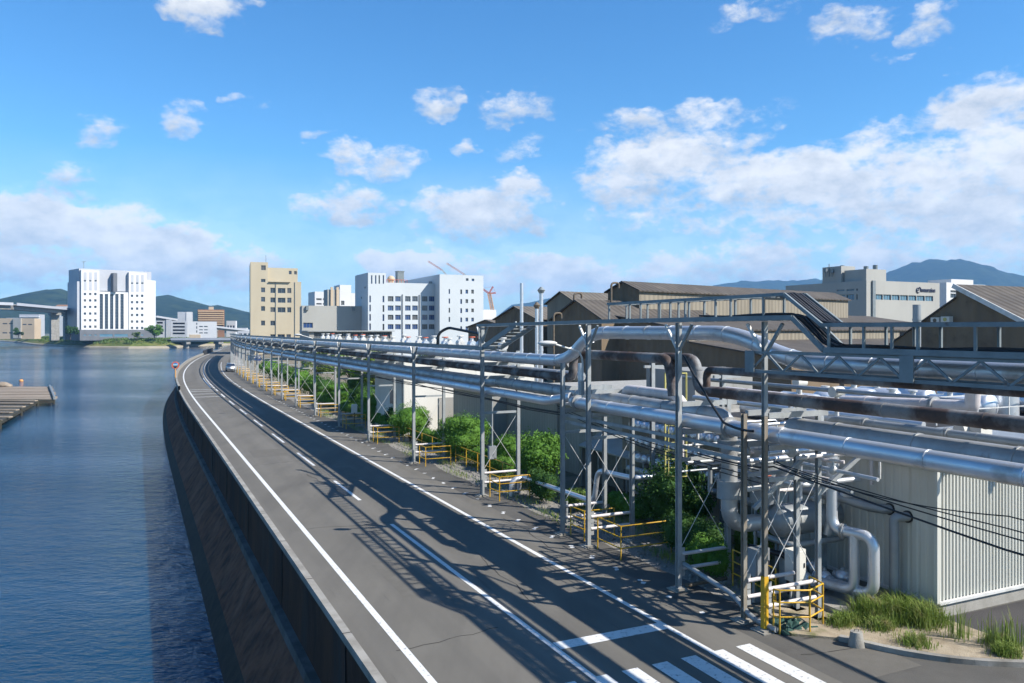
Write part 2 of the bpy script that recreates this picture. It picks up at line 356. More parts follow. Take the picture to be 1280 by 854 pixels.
def world():
    w = bpy.data.worlds.new('World'); SC.world = w; w.use_nodes = True
    nt = w.node_tree; N = nt.nodes; L = nt.links; N.clear()
    out = N.new('ShaderNodeOutputWorld')
    sky = N.new('ShaderNodeTexSky'); sky.sky_type = 'NISHITA'; sky.sun_disc = False
    sky.sun_elevation = SUN_EL; sky.sun_rotation = SUN_AZ; sky.altitude = 0; sky.air_density = 1.0; sky.dust_density = .25; sky.ozone_density = 2.2
    hs = N.new('ShaderNodeHueSaturation'); hs.inputs['Saturation'].default_value = 1.22; hs.inputs['Value'].default_value = 1.0
    L.new(sky.outputs[0], hs.inputs['Color'])
    bg = N.new('ShaderNodeBackground'); bg.inputs['Strength'].default_value = .102
    tn = N.new('ShaderNodeMix'); tn.data_type = 'RGBA'; tn.blend_type = 'MULTIPLY'; tn.inputs['Factor'].default_value = 1; L.new(hs.outputs[0], tn.inputs['A']); tn.inputs['B'].default_value = (.62, .91, 1.05, 1); L.new(tn.outputs['Result'], bg.inputs['Color'])
    tc = N.new('ShaderNodeTexCoord'); sep = N.new('ShaderNodeSeparateXYZ'); L.new(tc.outputs['Generated'], sep.inputs[0])
    def math_(op, a, b=None, c=None):
        n = N.new('ShaderNodeMath'); n.operation = op
        for i, q in enumerate((a, b, c)):
            if q is None: continue
            if isinstance(q, (int, float)): n.inputs[i].default_value = q
            else: L.new(q, n.inputs[i])
        return n.outputs[0]
    A = math_('MULTIPLY', math_('ARCTAN2', sep.outputs['X'], sep.outputs['Y']), 57.29578)
    E = math_('MULTIPLY', math_('ARCSINE', sep.outputs['Z']), 57.29578)
    cmb = N.new('ShaderNodeCombineXYZ'); L.new(A, cmb.inputs[0]); L.new(math_('MULTIPLY', E, 1.7), cmb.inputs[1])
    def noise(sc, det, rough, off=(0, 0, 0), dist=0):
        mp = N.new('ShaderNodeMapping'); mp.inputs['Location'].default_value = off; L.new(cmb.outputs[0], mp.inputs[0])
        n = N.new('ShaderNodeTexNoise'); n.inputs['Scale'].default_value = sc; n.inputs['Detail'].default_value = det; n.inputs['Roughness'].default_value = rough
        n.inputs['Distortion'].default_value = dist
        L.new(mp.outputs[0], n.inputs['Vector']); return n.outputs['Fac']
    n1 = noise(.22, 9, .6, (3, 7, 1), .3); n2 = noise(.055, 4, .5, (11, 2, 4))
    # displaced lookup so cloud edges curl
    wob = math_('MULTIPLY', math_('SUBTRACT', noise(.35, 3, .55, (31, 5, 2)), .5), 5.5)
    wob2 = math_('MULTIPLY', math_('SUBTRACT', noise(.35, 3, .55, (8, 45, 6)), .5), 3.5)
    A2 = math_('ADD', A, wob); E2 = math_('ADD', E, wob2)
    tot = None; low = None; sq = None
    for (x, y, rx, ry, wt) in CL:
        a0, e0 = az(x), el(x, y); ra = rx/1000*57.3*math.cos(math.radians(a0))**2*1.25; re = ry/1000*57.3*math.cos(math.radians(a0))*1.3
        u = math_('MULTIPLY', math_('SUBTRACT', A2, a0), 1/ra); v = math_('MULTIPLY', math_('SUBTRACT', E2, e0), 1/re)
        q = math_('MAXIMUM', math_('SUBTRACT', 1.0, math_('ADD', math_('MULTIPLY', u, u), math_('MULTIPLY', v, v))), 0.0)
        q = math_('MULTIPLY', q, wt); tot = q if tot is None else math_('MAXIMUM', tot, q)
        lv = math_('MULTIPLY', math_('MULTIPLY', q, v), 1.0); low = lv if low is None else math_('ADD', low, lv); sq = q if sq is None else math_('ADD', sq, q)
    # far from the photographed part of the sky: scattered clouds too
    aw = math_('ABSOLUTE', A)
    beyond = N.new('ShaderNodeMapRange'); L.new(aw, beyond.inputs[0]); beyond.inputs[1].default_value = 36; beyond.inputs[2].default_value = 48
    hi = N.new('ShaderNodeMapRange'); L.new(n2, hi.inputs[0]); hi.inputs[1].default_value = .6; hi.inputs[2].default_value = .75
    tot = math_('MAXIMUM', tot, math_('MULTIPLY', math_('MULTIPLY', beyond.outputs[0], hi.outputs[0]), .5))
    n3 = noise(.9, 8, .62, (5, 1, 9), .2)
    dens = math_('ADD', math_('ADD', tot, math_('MULTIPLY', math_('SUBTRACT', n1, .5), 1.9)), math_('MULTIPLY', math_('SUBTRACT', n3, .5), 1.35))
    dm = math_('MULTIPLY', dens, math_('MINIMUM', math_('MULTIPLY', tot, 3.5), 1.0))
    sm = N.new('ShaderNodeMapRange'); sm.interpolation_type = 'SMOOTHSTEP'; L.new(dm, sm.inputs[0]); sm.inputs[1].default_value = .12; sm.inputs[2].default_value = .98
    lim = math_('MULTIPLY', sm.outputs[0], .93)
    # thin veil low above the horizon
    veil = N.new('ShaderNodeMapRange'); L.new(E, veil.inputs[0]); veil.inputs[1].default_value = 12; veil.inputs[2].default_value = 0.5
    vv = math_('MULTIPLY', veil.outputs[0], math_('ADD', .2, math_('MULTIPLY', n2, .7)))
    fac = math_('MAXIMUM', lim, vv)
    # lit tops, grey bellies
    shd = math_('ADD', math_('MULTIPLY', math_('DIVIDE', low, math_('ADD', sq, .15)), .62), math_('ADD', math_('MULTIPLY', math_('SUBTRACT', noise(.38, 7, .62, (3.4, 7.9, 1)), .5), 1.9), .62))
    cr = N.new('ShaderNodeMapRange'); L.new(shd, cr.inputs[0]); cr.inputs[1].default_value = .15; cr.inputs[2].default_value = .95
    cm = N.new('ShaderNodeMix'); cm.data_type = 'RGBA'; L.new(cr.outputs[0], cm.inputs['Factor'])
    cm.inputs['A'].default_value = (.305, .345, .405, 1); cm.inputs['B'].default_value = (.57, .575, .58, 1)
    cb = N.new('ShaderNodeBackground'); L.new(cm.outputs['Result'], cb.inputs['Color']); cb.inputs['Strength'].default_value = 1.0
    mx = N.new('ShaderNodeMixShader'); L.new(fac, mx.inputs[0]); L.new(bg.outputs[0], mx.inputs[1]); L.new(cb.outputs[0], mx.inputs[2])
    L.new(mx.outputs[0], out.inputs['Surface'])
world()

# ================================================================ ground, road, water
def strip(name, mt, o0, o1, s0, s1, z, step=2.0, loc=None, jag=0):
    m = MB(); ss = np.arange(s0, s1+step*.5, step); vs = []
    for s in ss:
        j = (random.uniform(-jag, jag) if jag else 0); vs += [W(s, o0, z), W(s, o1+j, z)]
    m.add(vs, [(2*i, 2*i+1, 2*i+3, 2*i+2) for i in range(len(ss)-1)])
    o = m.build(name, mt, None, loc); uv = o.data.uv_layers.new(name='UVMap'); cs = [(q, s) for s in ss for q in (o0, o1)]
    for l in o.data.loops: uv.data[l.index].uv = cs[l.vertex_index]
    return o
m = MB(); ss = list(np.arange(-60, 640, 8)); vs = []
for s in ss:
    p = W(s, -.7, -.03); vs += [p, V((7000, p.y+60 if s > -60 else -120, -.03))]
p = W(639, -.7, -.03); vs += [V((p.x-2350, 7600, -.03)), V((7000, 7600, -.03))]
n = len(vs)//2
m.add(vs, [(2*i, 2*i+1, 2*i+3, 2*i+2) for i in range(n-1)])
structure(m.build('ground', M['soil']))
structure(strip('road', M['asphalt'], -.9, 7.9, -58, 420, 0))
structure(strip('verge', M['asphalt_old'], 7.9, 9.25, -1.0, 300, -.002, 1.0, jag=.12))
structure(strip('gravel_strip', M['gravel'], 9.05, 11.2, 1.0, 300, -.018, 1.0, jag=.3))
m = MB(); m.add([W(-58, 7.9, -.002), W(-58, 60, -.002), W(-1.0, 60, -.002), W(-1.0, 7.9, -.002)], [(0, 1, 2, 3)])
structure(m.build('side_road', M['asphalt_old']))
m = MB(); m.add([W(-40, 13.25, .004), W(-40, 45, .004), W(-2.05, 45, .004), W(-2.05, 13.25, .004)], [(0, 1, 2, 3)])
structure(m.build('yard_pavement', M['asphalt_yard']))

# markings
def quad(m, s0, s1, o0, o1, z=.004, n=1):
    ss = np.linspace(s0, s1, n+1); vs = []
    for s in ss: vs += [W(s, o0, z), W(s, o1, z)]
    m.add(vs, [(2*i, 2*i+1, 2*i+3, 2*i+2) for i in range(n)])
def mark(name, fn):
    m = MB(); fn(m); return structure(m.build(name, M['paint']))
mark('edge_line', lambda m: quad(m, -58, 330, -.09, .09, n=260))
mark('kerb_line', lambda m: (quad(m, -1.2, 92, 6.37, 6.53, n=90), [quad(m, 95+i*3.2, 97+i*3.2, 6.37, 6.55) for i in range(28)]))
def centre(m):
    quad(m, -1.2, 13.9, 3.16, 3.31, n=12)
    s = 18.7
    while s < 95: quad(m, s, s+5.1, 3.16, 3.31, n=4); s += 10
    for i in range(40): quad(m, 92+i*3, 93.6+i*3, 3.1, 3.33)
    quad(m, 95, 118, 2.75, 2.9, n=12)
mark('centre_line', centre)
mark('stop_line', lambda m: quad(m, .42, .86, 3.33, 6.37, z=.005))
mark('zebra_crossing', lambda m: [quad(m, -5.2, -1.2, -.05+.8*i, .37+.8*i, z=.008, n=3) for i in range(10)])
mark('hump_lines', lambda m: [quad(m, q, q+.28, .15, 3.0) for q in (80, 84.5, 89, 92)])
m = MB()
for i in range(56):
    s = .95+1.42*i
    for (ds, do, a, b) in ((0, 0, .09, .12), (.16, .12, .1, .07)):
        if random.random() < .85:
            c = W(s+ds+random.uniform(-.05, .05), 7.9+do+random.uniform(-.04, .04), .006); k = random.randint(6, 8)
            t0 = random.uniform(0, 6)
            m.add([c+V((math.cos(t0+6.283*j/k)*a*random.uniform(.6, 1.3), math.sin(t0+6.283*j/k)*b*random.uniform(.7, 1.3), 0)) for j in range(k)], [tuple(range(k))])
structure(m.build('verge_marks', M['paint']))

rq = random.Random(21); m = MB()
for (s0, s1, o0, o1) in ((5.5, 9.2, 1.1, 2.2), (21, 27.5, 4.0, 4.9), (33, 36, .6, 2.6), (47, 58, 3.6, 5.9), (-3.8, -1.6, 8.6, 10.2)):
    quad(m, s0, s1, o0, o1, .0025, 6)
structure(m.build('road_patch', M['asphalt_patch']))
m = MB()
for (s, o, ds, do, n) in ((2, -.2, .05, .33, 9), (14.5, -.3, -.03, .3, 12), (30, .2, .06, .3, 10), (44, -.2, .02, .35, 18), (8, 7.2, .35, .05, 14), (-1.5, 9, -.12, .28, 12), (-2.2, 8.2, -.1, .3, 14), (20, 2.9, .5, -.02, 12), (3.5, 4.2, .45, .04, 12), (62, 0, .0, .4, 16)):
    P = [(s, o)]
    for k in range(n): P.append((P[-1][0]+ds+rq.uniform(-.11, .11), P[-1][1]+do+rq.uniform(-.1, .1)))
    for (a, b), (c, d) in zip(P[:-1], P[1:]):
        p, q = W(a, b, .0034), W(c, d, .0034); n_ = (q-p).normalized(); n_ = V((-n_.y, n_.x, 0))*rq.uniform(.008, .018); m.add([p-n_, q-n_, q+n_, p+n_], [(0, 1, 2, 3)])
structure(m.build('road_crack', M['crack']))

# sandy verge at the corner of the side street
vp = [(8.85, -1.25), (9.7, -1.95), (10.3, -3.2), (11.2, -4.2), (12.3, -4.85), (13.2, -5.3), (13.2, -2), (13.05, .6), (9.3, .6)]
m = MB(); m.prism([W(s, o).xy for (o, s) in vp], -.02, .06); structure(m.build('sandy_verge', M['sand'], fix=True))
m = MB()
kp = fillet([W(s, o, .05) for (o, s) in vp[1:6]], .8, 5)
for a, b in zip(kp[:-1], kp[1:]): m.bar(a, b, .16, .14)
structure(m.build('kerb', M['conc']))
m = MB(); m.bar(W(-1.9, 13.24, .02), W(-12, 13.24, .02), .1, .08); structure(m.build('yard_kerb', M['asphalt_yard']))

# water
def water():
    m = MB(); m.add([(-9000, -120, -5), (2500, -120, -5), (2500, 8000, -5), (-9000, 8000, -5)], [(0, 1, 2, 3)])
    mt = bpy.data.materials.new('river_water'); mt.use_nodes = True; nt = mt.node_tree; N = nt.nodes; L = nt.links; b = N['Principled BSDF']
    b.inputs['Base Color'].default_value = (.004, .03, .068, 1); b.inputs['Roughness'].default_value = .07; b.inputs['IOR'].default_value = 1.33
    tc = N.new('ShaderNodeTexCoord'); hs = []
    for sc, st, w in ((.55, (1, 1.7, 1), 1.0), (1.6, (1, 1.9, 1), .5), (5, (1, 1.5, 1), .12)):
        mp = N.new('ShaderNodeMapping'); mp.inputs['Scale'].default_value = st; mp.inputs['Rotation'].default_value = (0, 0, .25); L.new(tc.outputs['Object'], mp.inputs[0])
        nz = N.new('ShaderNodeTexNoise'); nz.inputs['Scale'].default_value = sc; nz.inputs['Detail'].default_value = 5; nz.inputs['Roughness'].default_value = .55; L.new(mp.outputs[0], nz.inputs['Vector'])
        mu = N.new('ShaderNodeMath'); mu.operation = 'MULTIPLY'; L.new(nz.outputs['Fac'], mu.inputs[0]); mu.inputs[1].default_value = w; hs.append(mu.outputs[0])
    a = N.new('ShaderNodeMath'); L.new(hs[0], a.inputs[0]); L.new(hs[1], a.inputs[1])
    a2 = N.new('ShaderNodeMath'); L.new(a.outputs[0], a2.inputs[0]); L.new(hs[2], a2.inputs[1])
    # calm and ruffled patches
    mp = N.new('ShaderNodeMapping'); mp.inputs['Scale'].default_value = (.35, 1, 1); L.new(tc.outputs['Object'], mp.inputs[0])
    pz = N.new('ShaderNodeTexNoise'); pz.inputs['Scale'].default_value = .03; pz.inputs['Detail'].default_value = 4; L.new(mp.outputs[0], pz.inputs['Vector'])
    pr = N.new('ShaderNodeMapRange'); L.new(pz.outputs['Fac'], pr.inputs[0]); pr.inputs[1].default_value = .4; pr.inputs[2].default_value = .62; pr.inputs[3].default_value = .4; pr.inputs[4].default_value = 1.0
    bp = N.new('ShaderNodeBump'); L.new(pr.outputs[0], bp.inputs['Strength']); bp.inputs['Distance'].default_value = .34
    L.new(a2.outputs[0], bp.inputs['Height']); L.new(bp.outputs[0], b.inputs['Normal'])
    return structure(m.build('water', mt))
water()

# ================================================================ sea wall
def profile_strip(m, prof, s0, s1, step, closed=False):
    ss = list(np.arange(s0, s1+.01, step)); k = len(prof); vs = []
    for s in ss: vs += [W(s, o, z) for (o, z) in prof]
    fs = []
    for i in range(len(ss)-1):
        for j in range(k-1 if not closed else k):
            a = i*k+j; b = i*k+(j+1) % k
            fs.append((a, b, b+k, a+k))
    m.add(vs, fs)
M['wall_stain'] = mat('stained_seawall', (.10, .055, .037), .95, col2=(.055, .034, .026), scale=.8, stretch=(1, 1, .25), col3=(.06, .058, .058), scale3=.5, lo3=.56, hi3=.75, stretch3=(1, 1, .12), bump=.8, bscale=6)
def masonry():
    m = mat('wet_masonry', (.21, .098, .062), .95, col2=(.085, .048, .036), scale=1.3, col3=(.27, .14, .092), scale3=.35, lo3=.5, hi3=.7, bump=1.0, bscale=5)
    nt = m.node_tree; N = nt.nodes; L = nt.links; b = N['Principled BSDF']
    tc = N.new('ShaderNodeTexCoord'); vo = N.new('ShaderNodeTexVoronoi'); vo.inputs['Scale'].default_value = 2.6; L.new(tc.outputs['Object'], vo.inputs['Vector'])
    bp = N.new('ShaderNodeBump'); bp.inputs['Strength'].default_value = .9; bp.inputs['Distance'].default_value = .08; L.new(vo.outputs['Distance'], bp.inputs['Height'])
    L.new(b.inputs['Normal'].links[0].from_socket, bp.inputs['Normal']); L.new(bp.outputs[0], b.inputs['Normal'])
    return m
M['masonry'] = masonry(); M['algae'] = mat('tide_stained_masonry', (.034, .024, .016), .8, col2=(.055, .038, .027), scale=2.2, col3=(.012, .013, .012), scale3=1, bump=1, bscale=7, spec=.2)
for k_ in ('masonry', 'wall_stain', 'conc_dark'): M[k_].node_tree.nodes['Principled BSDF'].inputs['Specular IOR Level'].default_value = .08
sw = thing('seawall', 'dark stained quay wall between the water and the road', 'seawall', W(10, -1, -5))
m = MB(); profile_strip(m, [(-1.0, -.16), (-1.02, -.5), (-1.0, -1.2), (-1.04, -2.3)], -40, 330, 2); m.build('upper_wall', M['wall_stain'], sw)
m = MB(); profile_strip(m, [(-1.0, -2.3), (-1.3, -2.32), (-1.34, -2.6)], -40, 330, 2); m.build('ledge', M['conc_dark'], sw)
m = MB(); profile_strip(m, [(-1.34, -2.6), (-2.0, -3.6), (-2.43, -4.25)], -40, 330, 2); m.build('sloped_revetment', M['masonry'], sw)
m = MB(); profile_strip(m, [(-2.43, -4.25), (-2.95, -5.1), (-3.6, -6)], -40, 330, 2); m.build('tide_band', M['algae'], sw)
for s in np.arange(-6, 110, 4.75): m = MB(); m.box(W(s, -1.0, .03), .03, .22, .02, D2); m.build('coping_joint', M['crack'], sw)
for s in np.arange(-6, 110, 9.5): m = MB(); m.box(W(s, -1.035, -1.25), .035, .04, 2.1, D2); m.build('joint', M['black'], sw)
m = MB(); profile_strip(m, [(-.9, -.05), (-.9, .035), (-1.1, .035), (-1.1, -.17), (-1.0, -.17)], -40, 330, 2)
m.build('coping', M['conc'], sw)
m = MB(); profile_strip(m, [(-.95, .03), (-.95, .55), (-1.2, .55), (-1.2, -.2)], 92, 250, 3)
o = m.build('parapet', M['conc'], sw); 
pw = thing('parapet_wall', 'low black painted wall along the outside of the far bend', 'wall', W(262, -1, 0))
m = MB(); m.bar(W(246, -1.05, .65), W(285, -1.05, .65), .4, 1.3); m.build('wall', M['dark_in'], pw)

# ================================================================ far bank, hills
shore = [(-2200, 1300), (-620, 930)]+[tuple(onz(x, y, -5).xy) for (x, y) in ((0, 427.0), (20, 428.6), (40, 431.5), (75, 434), (110, 435.4), (160, 436), (205, 435.5), (226, 434.6), (236, 433.2), (262, 432.2), (290, 431.6), (316, 431))]+[(-150, 690), (-60, 690)]
def bankstrip(name, prof, mt):
    m = MB(); k = len(prof); vs = []
    for i, (x, y) in enumerate(shore):
        a = V(shore[max(0, i-1)]); b = V(shore[min(len(shore)-1, i+1)]); t = (b-a).normalized(); nn = V((-t.y, t.x))
        for (d, z) in prof: vs.append((x+nn.x*d, y+nn.y*d, z))
    m.add(vs, [(i*k+j, (i+1)*k+j, (i+1)*k+j+1, i*k+j+1) for i in range(len(shore)-1) for j in range(k-1)])
    return structure(m.build(name, mt))
bankstrip('riverbank_wall', [(0, -5.5), (1.0, -4.0), (2.5, -3.4)], M['bank_wall'])
bankstrip('riverbank', [(2.5, -3.4), (7, -1.6), (13, .1), (20, .9), (32, 1.0)], M['bank_grass'])
m = MB(); vs = []
for (x, y) in shore: vs += [(x, y+26, .9), (x*3.2-200, 7600, .9)]
m.add(vs, [(2*i, 2*i+2, 2*i+3, 2*i+1) for i in range(len(shore)-1)]); structure(m.build('far_ground', M['town']))

from mathutils import noise as mnoise
def hill(name, crest, Y, depth, seed, rough=1.0):
    P = [at(x, y, Y) for (x, y) in crest]
    xs = np.array([p.x for p in P]); zs = np.array([p.z for p in P])
    X = np.linspace(xs[0], xs[-1], 150); m = MB(); K = 15; vs = []
    for x in X:
        h = np.interp(x, xs, zs)
        for k in range(K):
            t = -1+2*k/(K-1); f = (1-abs(t)**1.25)
            z = -6+(h+6)*f
            d = mnoise.fractal(V((x*.0045+seed, t*3+seed, 0)), .9, 2.1, 5)*rough
            z += d*h*.16*(1-f*.75)*min(1, 3*f)
            z += mnoise.noise(V((x*.02, t*20, seed)))*h*.012+mnoise.fractal(V((x*.011, t*6, seed)), .8, 2.2, 4)*h*.035
            vs.append((x+d*h*.5*(abs(t)), Y+t*depth+d*depth*.12*abs(t), z))
    m.add(vs, [(i*K+j, (i+1)*K+j, (i+1)*K+j+1, i*K+j+1) for i in range(len(X)-1) for j in range(K-1)], True)
    return structure(m.build(name, M['forest']))
hill('hill', [(-420, 400), (-200, 396), (-60, 388), (0, 381), (22, 377), (40, 367), (58, 362), (76, 362), (90, 368), (130, 380), (190, 398), (240, 415)], 2000, 500, 3.1)
hill('hill', [(110, 400), (160, 382), (196, 371), (209, 368), (225, 372), (240, 376), (262, 383), (272, 382), (300, 388), (330, 394), (380, 400), (450, 410)], 2300, 550, 8.2)
hill('mountain', [(430, 408), (500, 402), (560, 398), (600, 392), (616, 400), (640, 380), (660, 378), (690, 372), (720, 377), (760, 382), (830, 385), (870, 384), (890, 357), (905, 354), (930, 351), (955, 350), (985, 351), (1020, 349), (1060, 351), (1100, 362), (1200, 384), (1300, 400)], 5000, 1100, 5.4)
hill('mountain', [(980, 385), (1040, 366), (1100, 345), (1120, 336), (1150, 328), (1165, 325), (1185, 323), (1212, 326), (1232, 334), (1262, 341), (1300, 345), (1400, 352), (1600, 375), (1800, 400)], 4300, 1000, 2.7)

# ================================================================ the air
m = MB(); m.box((-500, 3750, 211.5), 16500, 8100, 437)
hz = m.build('haze', None); hz['kind'] = 'stuff'
hm = bpy.data.materials.new('haze_air'); hm.use_nodes = True; nt = hm.node_tree; nt.nodes.clear()
ov = nt.nodes.new('ShaderNodeOutputMaterial'); pv = nt.nodes.new('ShaderNodeVolumePrincipled'); nt.links.new(pv.outputs[0], ov.inputs['Volume'])
pv.inputs['Color'].default_value = (.26, .56, 1, 1); pv.inputs['Density'].default_value = 1.1e-4; pv.inputs['Anisotropy'].default_value = 0
hz.data.materials.append(hm)
SC.cycles.volume_bounces = 0; SC.cycles.max_bounces = 6; SC.cycles.diffuse_bounces = 3; SC.cycles.glossy_bounces = 3; SC.cycles.use_adaptive_sampling = True; SC.cycles.adaptive_threshold = .02
M['glass_mid'] = mat('half_shaded_glass', (.10, .12, .16), .15, col2=(.04, .055, .09), scale=.6, spec=.7)
# ================================================================ buildings
def panel(m, O, f, Wd, z0, z1, holes, g, rev=.3):
    """upright wall sheet with real openings; holes = (t0,t1,h0,h1), reveals go back along g"""
    O = V((O[0], O[1])); f = V(f[:2]); g = V(g[:2])
    ts = sorted({0.0, Wd}|{max(0, min(Wd, v)) for h in holes for v in h[:2]})
    zs = sorted({z0, z1}|{max(z0, min(z1, v)) for h in holes for v in h[2:]})
    P = lambda t, z, d=0: V((O.x+f.x*t+g.x*d, O.y+f.y*t+g.y*d, z))
    for i in range(len(ts)-1):
        for j in range(len(zs)-1):
            a, b, c, d = ts[i], ts[i+1], zs[j], zs[j+1]; tm, zm = (a+b)/2, (c+d)/2
            if any(h[0] < tm < h[1] and h[2] < zm < h[3] for h in holes): continue
            m.add([P(a, c), P(b, c), P(b, d), P(a, d)], [(0, 1, 2, 3)])
    for (a, b, c, d) in holes:
        m.add([P(a, c), P(b, c), P(b, d), P(a, d), P(a, c, rev), P(b, c, rev), P(b, d, rev), P(a, d, rev)],
              [(0, 4, 5, 1), (1, 5, 6, 2), (2, 6, 7, 3), (3, 7, 4, 0)])
_WIN = {}
def window_mesh(w, h, gm, fm, nv, nh):
    key = (round(w, 2), round(h, 2), gm.name, fm.name if fm else '', nv, nh)
    if key in _WIN: return _WIN[key]
    m = MB(); m.add([(-w/2, 0, -h/2), (w/2, 0, -h/2), (w/2, 0, h/2), (-w/2, 0, h/2)], [(0, 1, 2, 3)])
    me = bpy.data.meshes.new('window'); nb = len(m.f)
    fw = min(.09, w*.06)
    m.box((-w/2+fw/2, -.03, 0), fw, .06, h); m.box((w/2-fw/2, -.03, 0), fw, .06, h)
    m.box((0, -.03, h/2-fw/2), w-2*fw-.004, .06, fw); m.box((0, -.03, -h/2+fw/2), w-2*fw-.004, .06, fw)
    for i in range(1, nv): m.box((-w/2+w*i/nv, -.028, 0), fw*.8, .05, h-2*fw-.004)
    for i in range(1, nh): m.box((0, -.024, -h/2+h*i/nh), w-2*fw-.004, .04, fw*.8)
    me.from_pydata([tuple(v) for v in m.v], [], m.f)
    me.materials.append(gm); me.materials.append(fm or M['steel_dark'])
    for i, p in enumerate(me.polygons): p.material_index = 0 if i < nb else 1
    _WIN[key] = me; return me
WR_ = random.Random(77)
def put_window(root, O, f, g, hole, gm, fm=None, rev=.25, nv=2, nh=1, name='window'):
    q_ = WR_.random()
    if gm in (M['glass'], M['glass_blue']) and nh == 1: gm = M['glass_dull'] if q_ < .16 else (M['glass_mid'] if q_ < .4 else gm)
    t0, t1, h0, h1 = hole; f = V((f[0], f[1], 0)); g = V((g[0], g[1], 0))
    o = bpy.data.objects.new(name, window_mesh(round((t1-t0)*5)/5 if t1-t0 > 3 else round(t1-t0, 1), round(h1-h0, 1), gm, fm, nv, nh)); C.objects.link(o); o.parent = root
    c = V((O[0], O[1], 0))+f*((t0+t1)/2)+g*rev; c.z = (h0+h1)/2
    o.location = c-V(root['_at']); o.rotation_euler = (0, 0, math.atan2(f.y, f.x))
    o.scale = ((t1-t0)/max(.05, (round((t1-t0)*5)/5 if t1-t0 > 3 else round(t1-t0, 1))), 1, (h1-h0)/max(.05, round(h1-h0, 1)))
    return o
def px_hole(O, f, r):
    """photo pixel rectangle -> opening on the upright plane through O along f"""
    k = [(x-640)/FX for x in (r[0], r[2], (r[0]+r[2])/2)]
    t = [(q*O[1]-O[0])/(f[0]-q*f[1]) for q in k]
    Y = O[1]+f[1]*t[2]
    return (t[0], t[1], CAMZ+(HY-r[3])*Y/FX, CAMZ+(HY-r[1])*Y/FX)
def t_at(O, f, px):
    q = (px-640)/FX; return (q*O[1]-O[0])/(f[0]-q*f[1])
class Block:
    """upright block standing on a corner O with front direction f and depth direction g"""
    def __init__(s, root, O, f, g, Wd, Dp, z0, z1, wm, name='wall', front=(), side=(), gm=None, fm=None, nv=2, nh=1, roofmat=None, rim=.35, rev=.3, blind=()):
        s.O, s.f, s.g, s.W, s.D, s.z1, s.root = V(O[:2]), V(f[:2]), V(g[:2]), Wd, Dp, z1, root
        m = MB(); fh = [px_hole(O, f, r) for r in front]; fh = [h for h in fh if h[0] > .02 and h[1] < Wd-.02 and h[2] > z0+.02 and h[3] < z1-.02]
        panel(m, O, f, Wd, z0, z1, fh, g, rev)
        S = s.O+s.g*Dp; sh = [px_hole(S, -s.g, r) for r in side]; sh = [h for h in sh if h[0] > .02 and h[1] < Dp-.02]
        panel(m, S, -s.g, Dp, z0, z1, sh, f, rev)
        a = s.O+s.f*Wd; b = a+s.g*Dp
        panel(m, a, s.g, Dp, z0, z1, [], -s.f); panel(m, b, -s.f, Wd, z0, z1, [], -s.g)
        p = lambda q, z: V((q.x, q.y, z))
        m.add([p(s.O, z1-rim), p(a, z1-rim), p(b, z1-rim), p(S, z1-rim)], [(0, 1, 2, 3)])
        s.wall = m.build(name, wm, root)
        for h in fh: put_window(root, O, f, g, h, gm or M['glass'], fm, rev*.8, nv, nh)
        for h in sh: put_window(root, S, -s.g, s.f, h, gm or M['glass'], fm, rev*.8, nv, nh)
    def fp(s, t, z, d=0):
        q = s.O+s.f*t-s.g*d; return V((q.x, q.y, z))
def nrm(x, y): return V((x, y)).normalized()
def XY(px, Y): return V(((px-640)*Y/FX, Y))

# ---- cream block
f = nrm(.95, .31); g = nrm(-.327, .945); O = XY(313, 250); B = thing('office_building', 'cream seven storey block with a taller stair tower on its left side', 'building', (*O, 0))
w = t_at(O, f, 376.5); zt = lambda y, Y: CAMZ+(HY-y)*Y/FX
tw = t_at(O, f, 335)
rows = [(383-.2, 388.8), (371.3, 377.2), (359.5, 365.5), (400.8, 407)]
frontL = [(326.3, a, 331.3, b) for a, b in rows]+[(326.3, 331.8, 332.2, 337.8), (326.2, 348.8, 331.8, 352.8)]
body = [(338, a, 344, b) for a, b in ((359.8, 366.4), (372, 378.3), (384.2, 390.2), (401, 407), (418, 424))]
body += [(347.2, 360.2, 356.8, 366.6), (359, 360.2, 364.2, 366.6), (347.2, 372.3, 356.8, 378.6), (359, 372.3, 364.2, 378.6), (347, 384.3, 356.8, 390.7), (359, 384.3, 364, 390.7), (347, 418, 356, 424), (358, 418, 363.5, 424)]
Block(B, O, f, g, tw, 16, 0, zt(327.8, 251), M['cream'], 'stair_tower', frontL, (), M['glass'], nv=2)
O2 = O+f*tw; Block(B, O2, f, g, w-tw, 14, 0, zt(352.5, 255), M['cream'], 'wall', body, (), M['glass'], nv=2)
Block(B, O2+g*.8, f, g, t_at(O2, f, 374)-.4, 9, zt(352.5, 255)-.3, zt(335.8, 256), M['cream'], 'roof_house', [(361, 338.6, 364.6, 343), (367.6, 339, 371, 343.2)], (), M['glass'], nv=1)
m = MB()
for px in (344.6, 368.5): p = O2+f*t_at(O2, f, px)-g*.12; m.cyl((p.x, p.y, 0), (p.x, p.y, zt(353, 255)), .09, None, 8)
m.build('downpipe', M['steel_dark'], B)
m = MB(); p = O2+f*.3-g*.3; q = O2+f*t_at(O2, f, 363)-g*.3
m.bar((p.x, p.y, zt(352.6, 254)), (q.x, q.y, zt(352.6, 254)), .5, .25); m.build('cornice', M['cream'], B)
m = MB(); p = O+f*(tw*.9)+g*3; m.cyl((p.x, p.y, zt(328, 251)), (p.x, p.y, zt(318, 251)), .06, None, 6); m.build('antenna', M['steel_dark'], B)

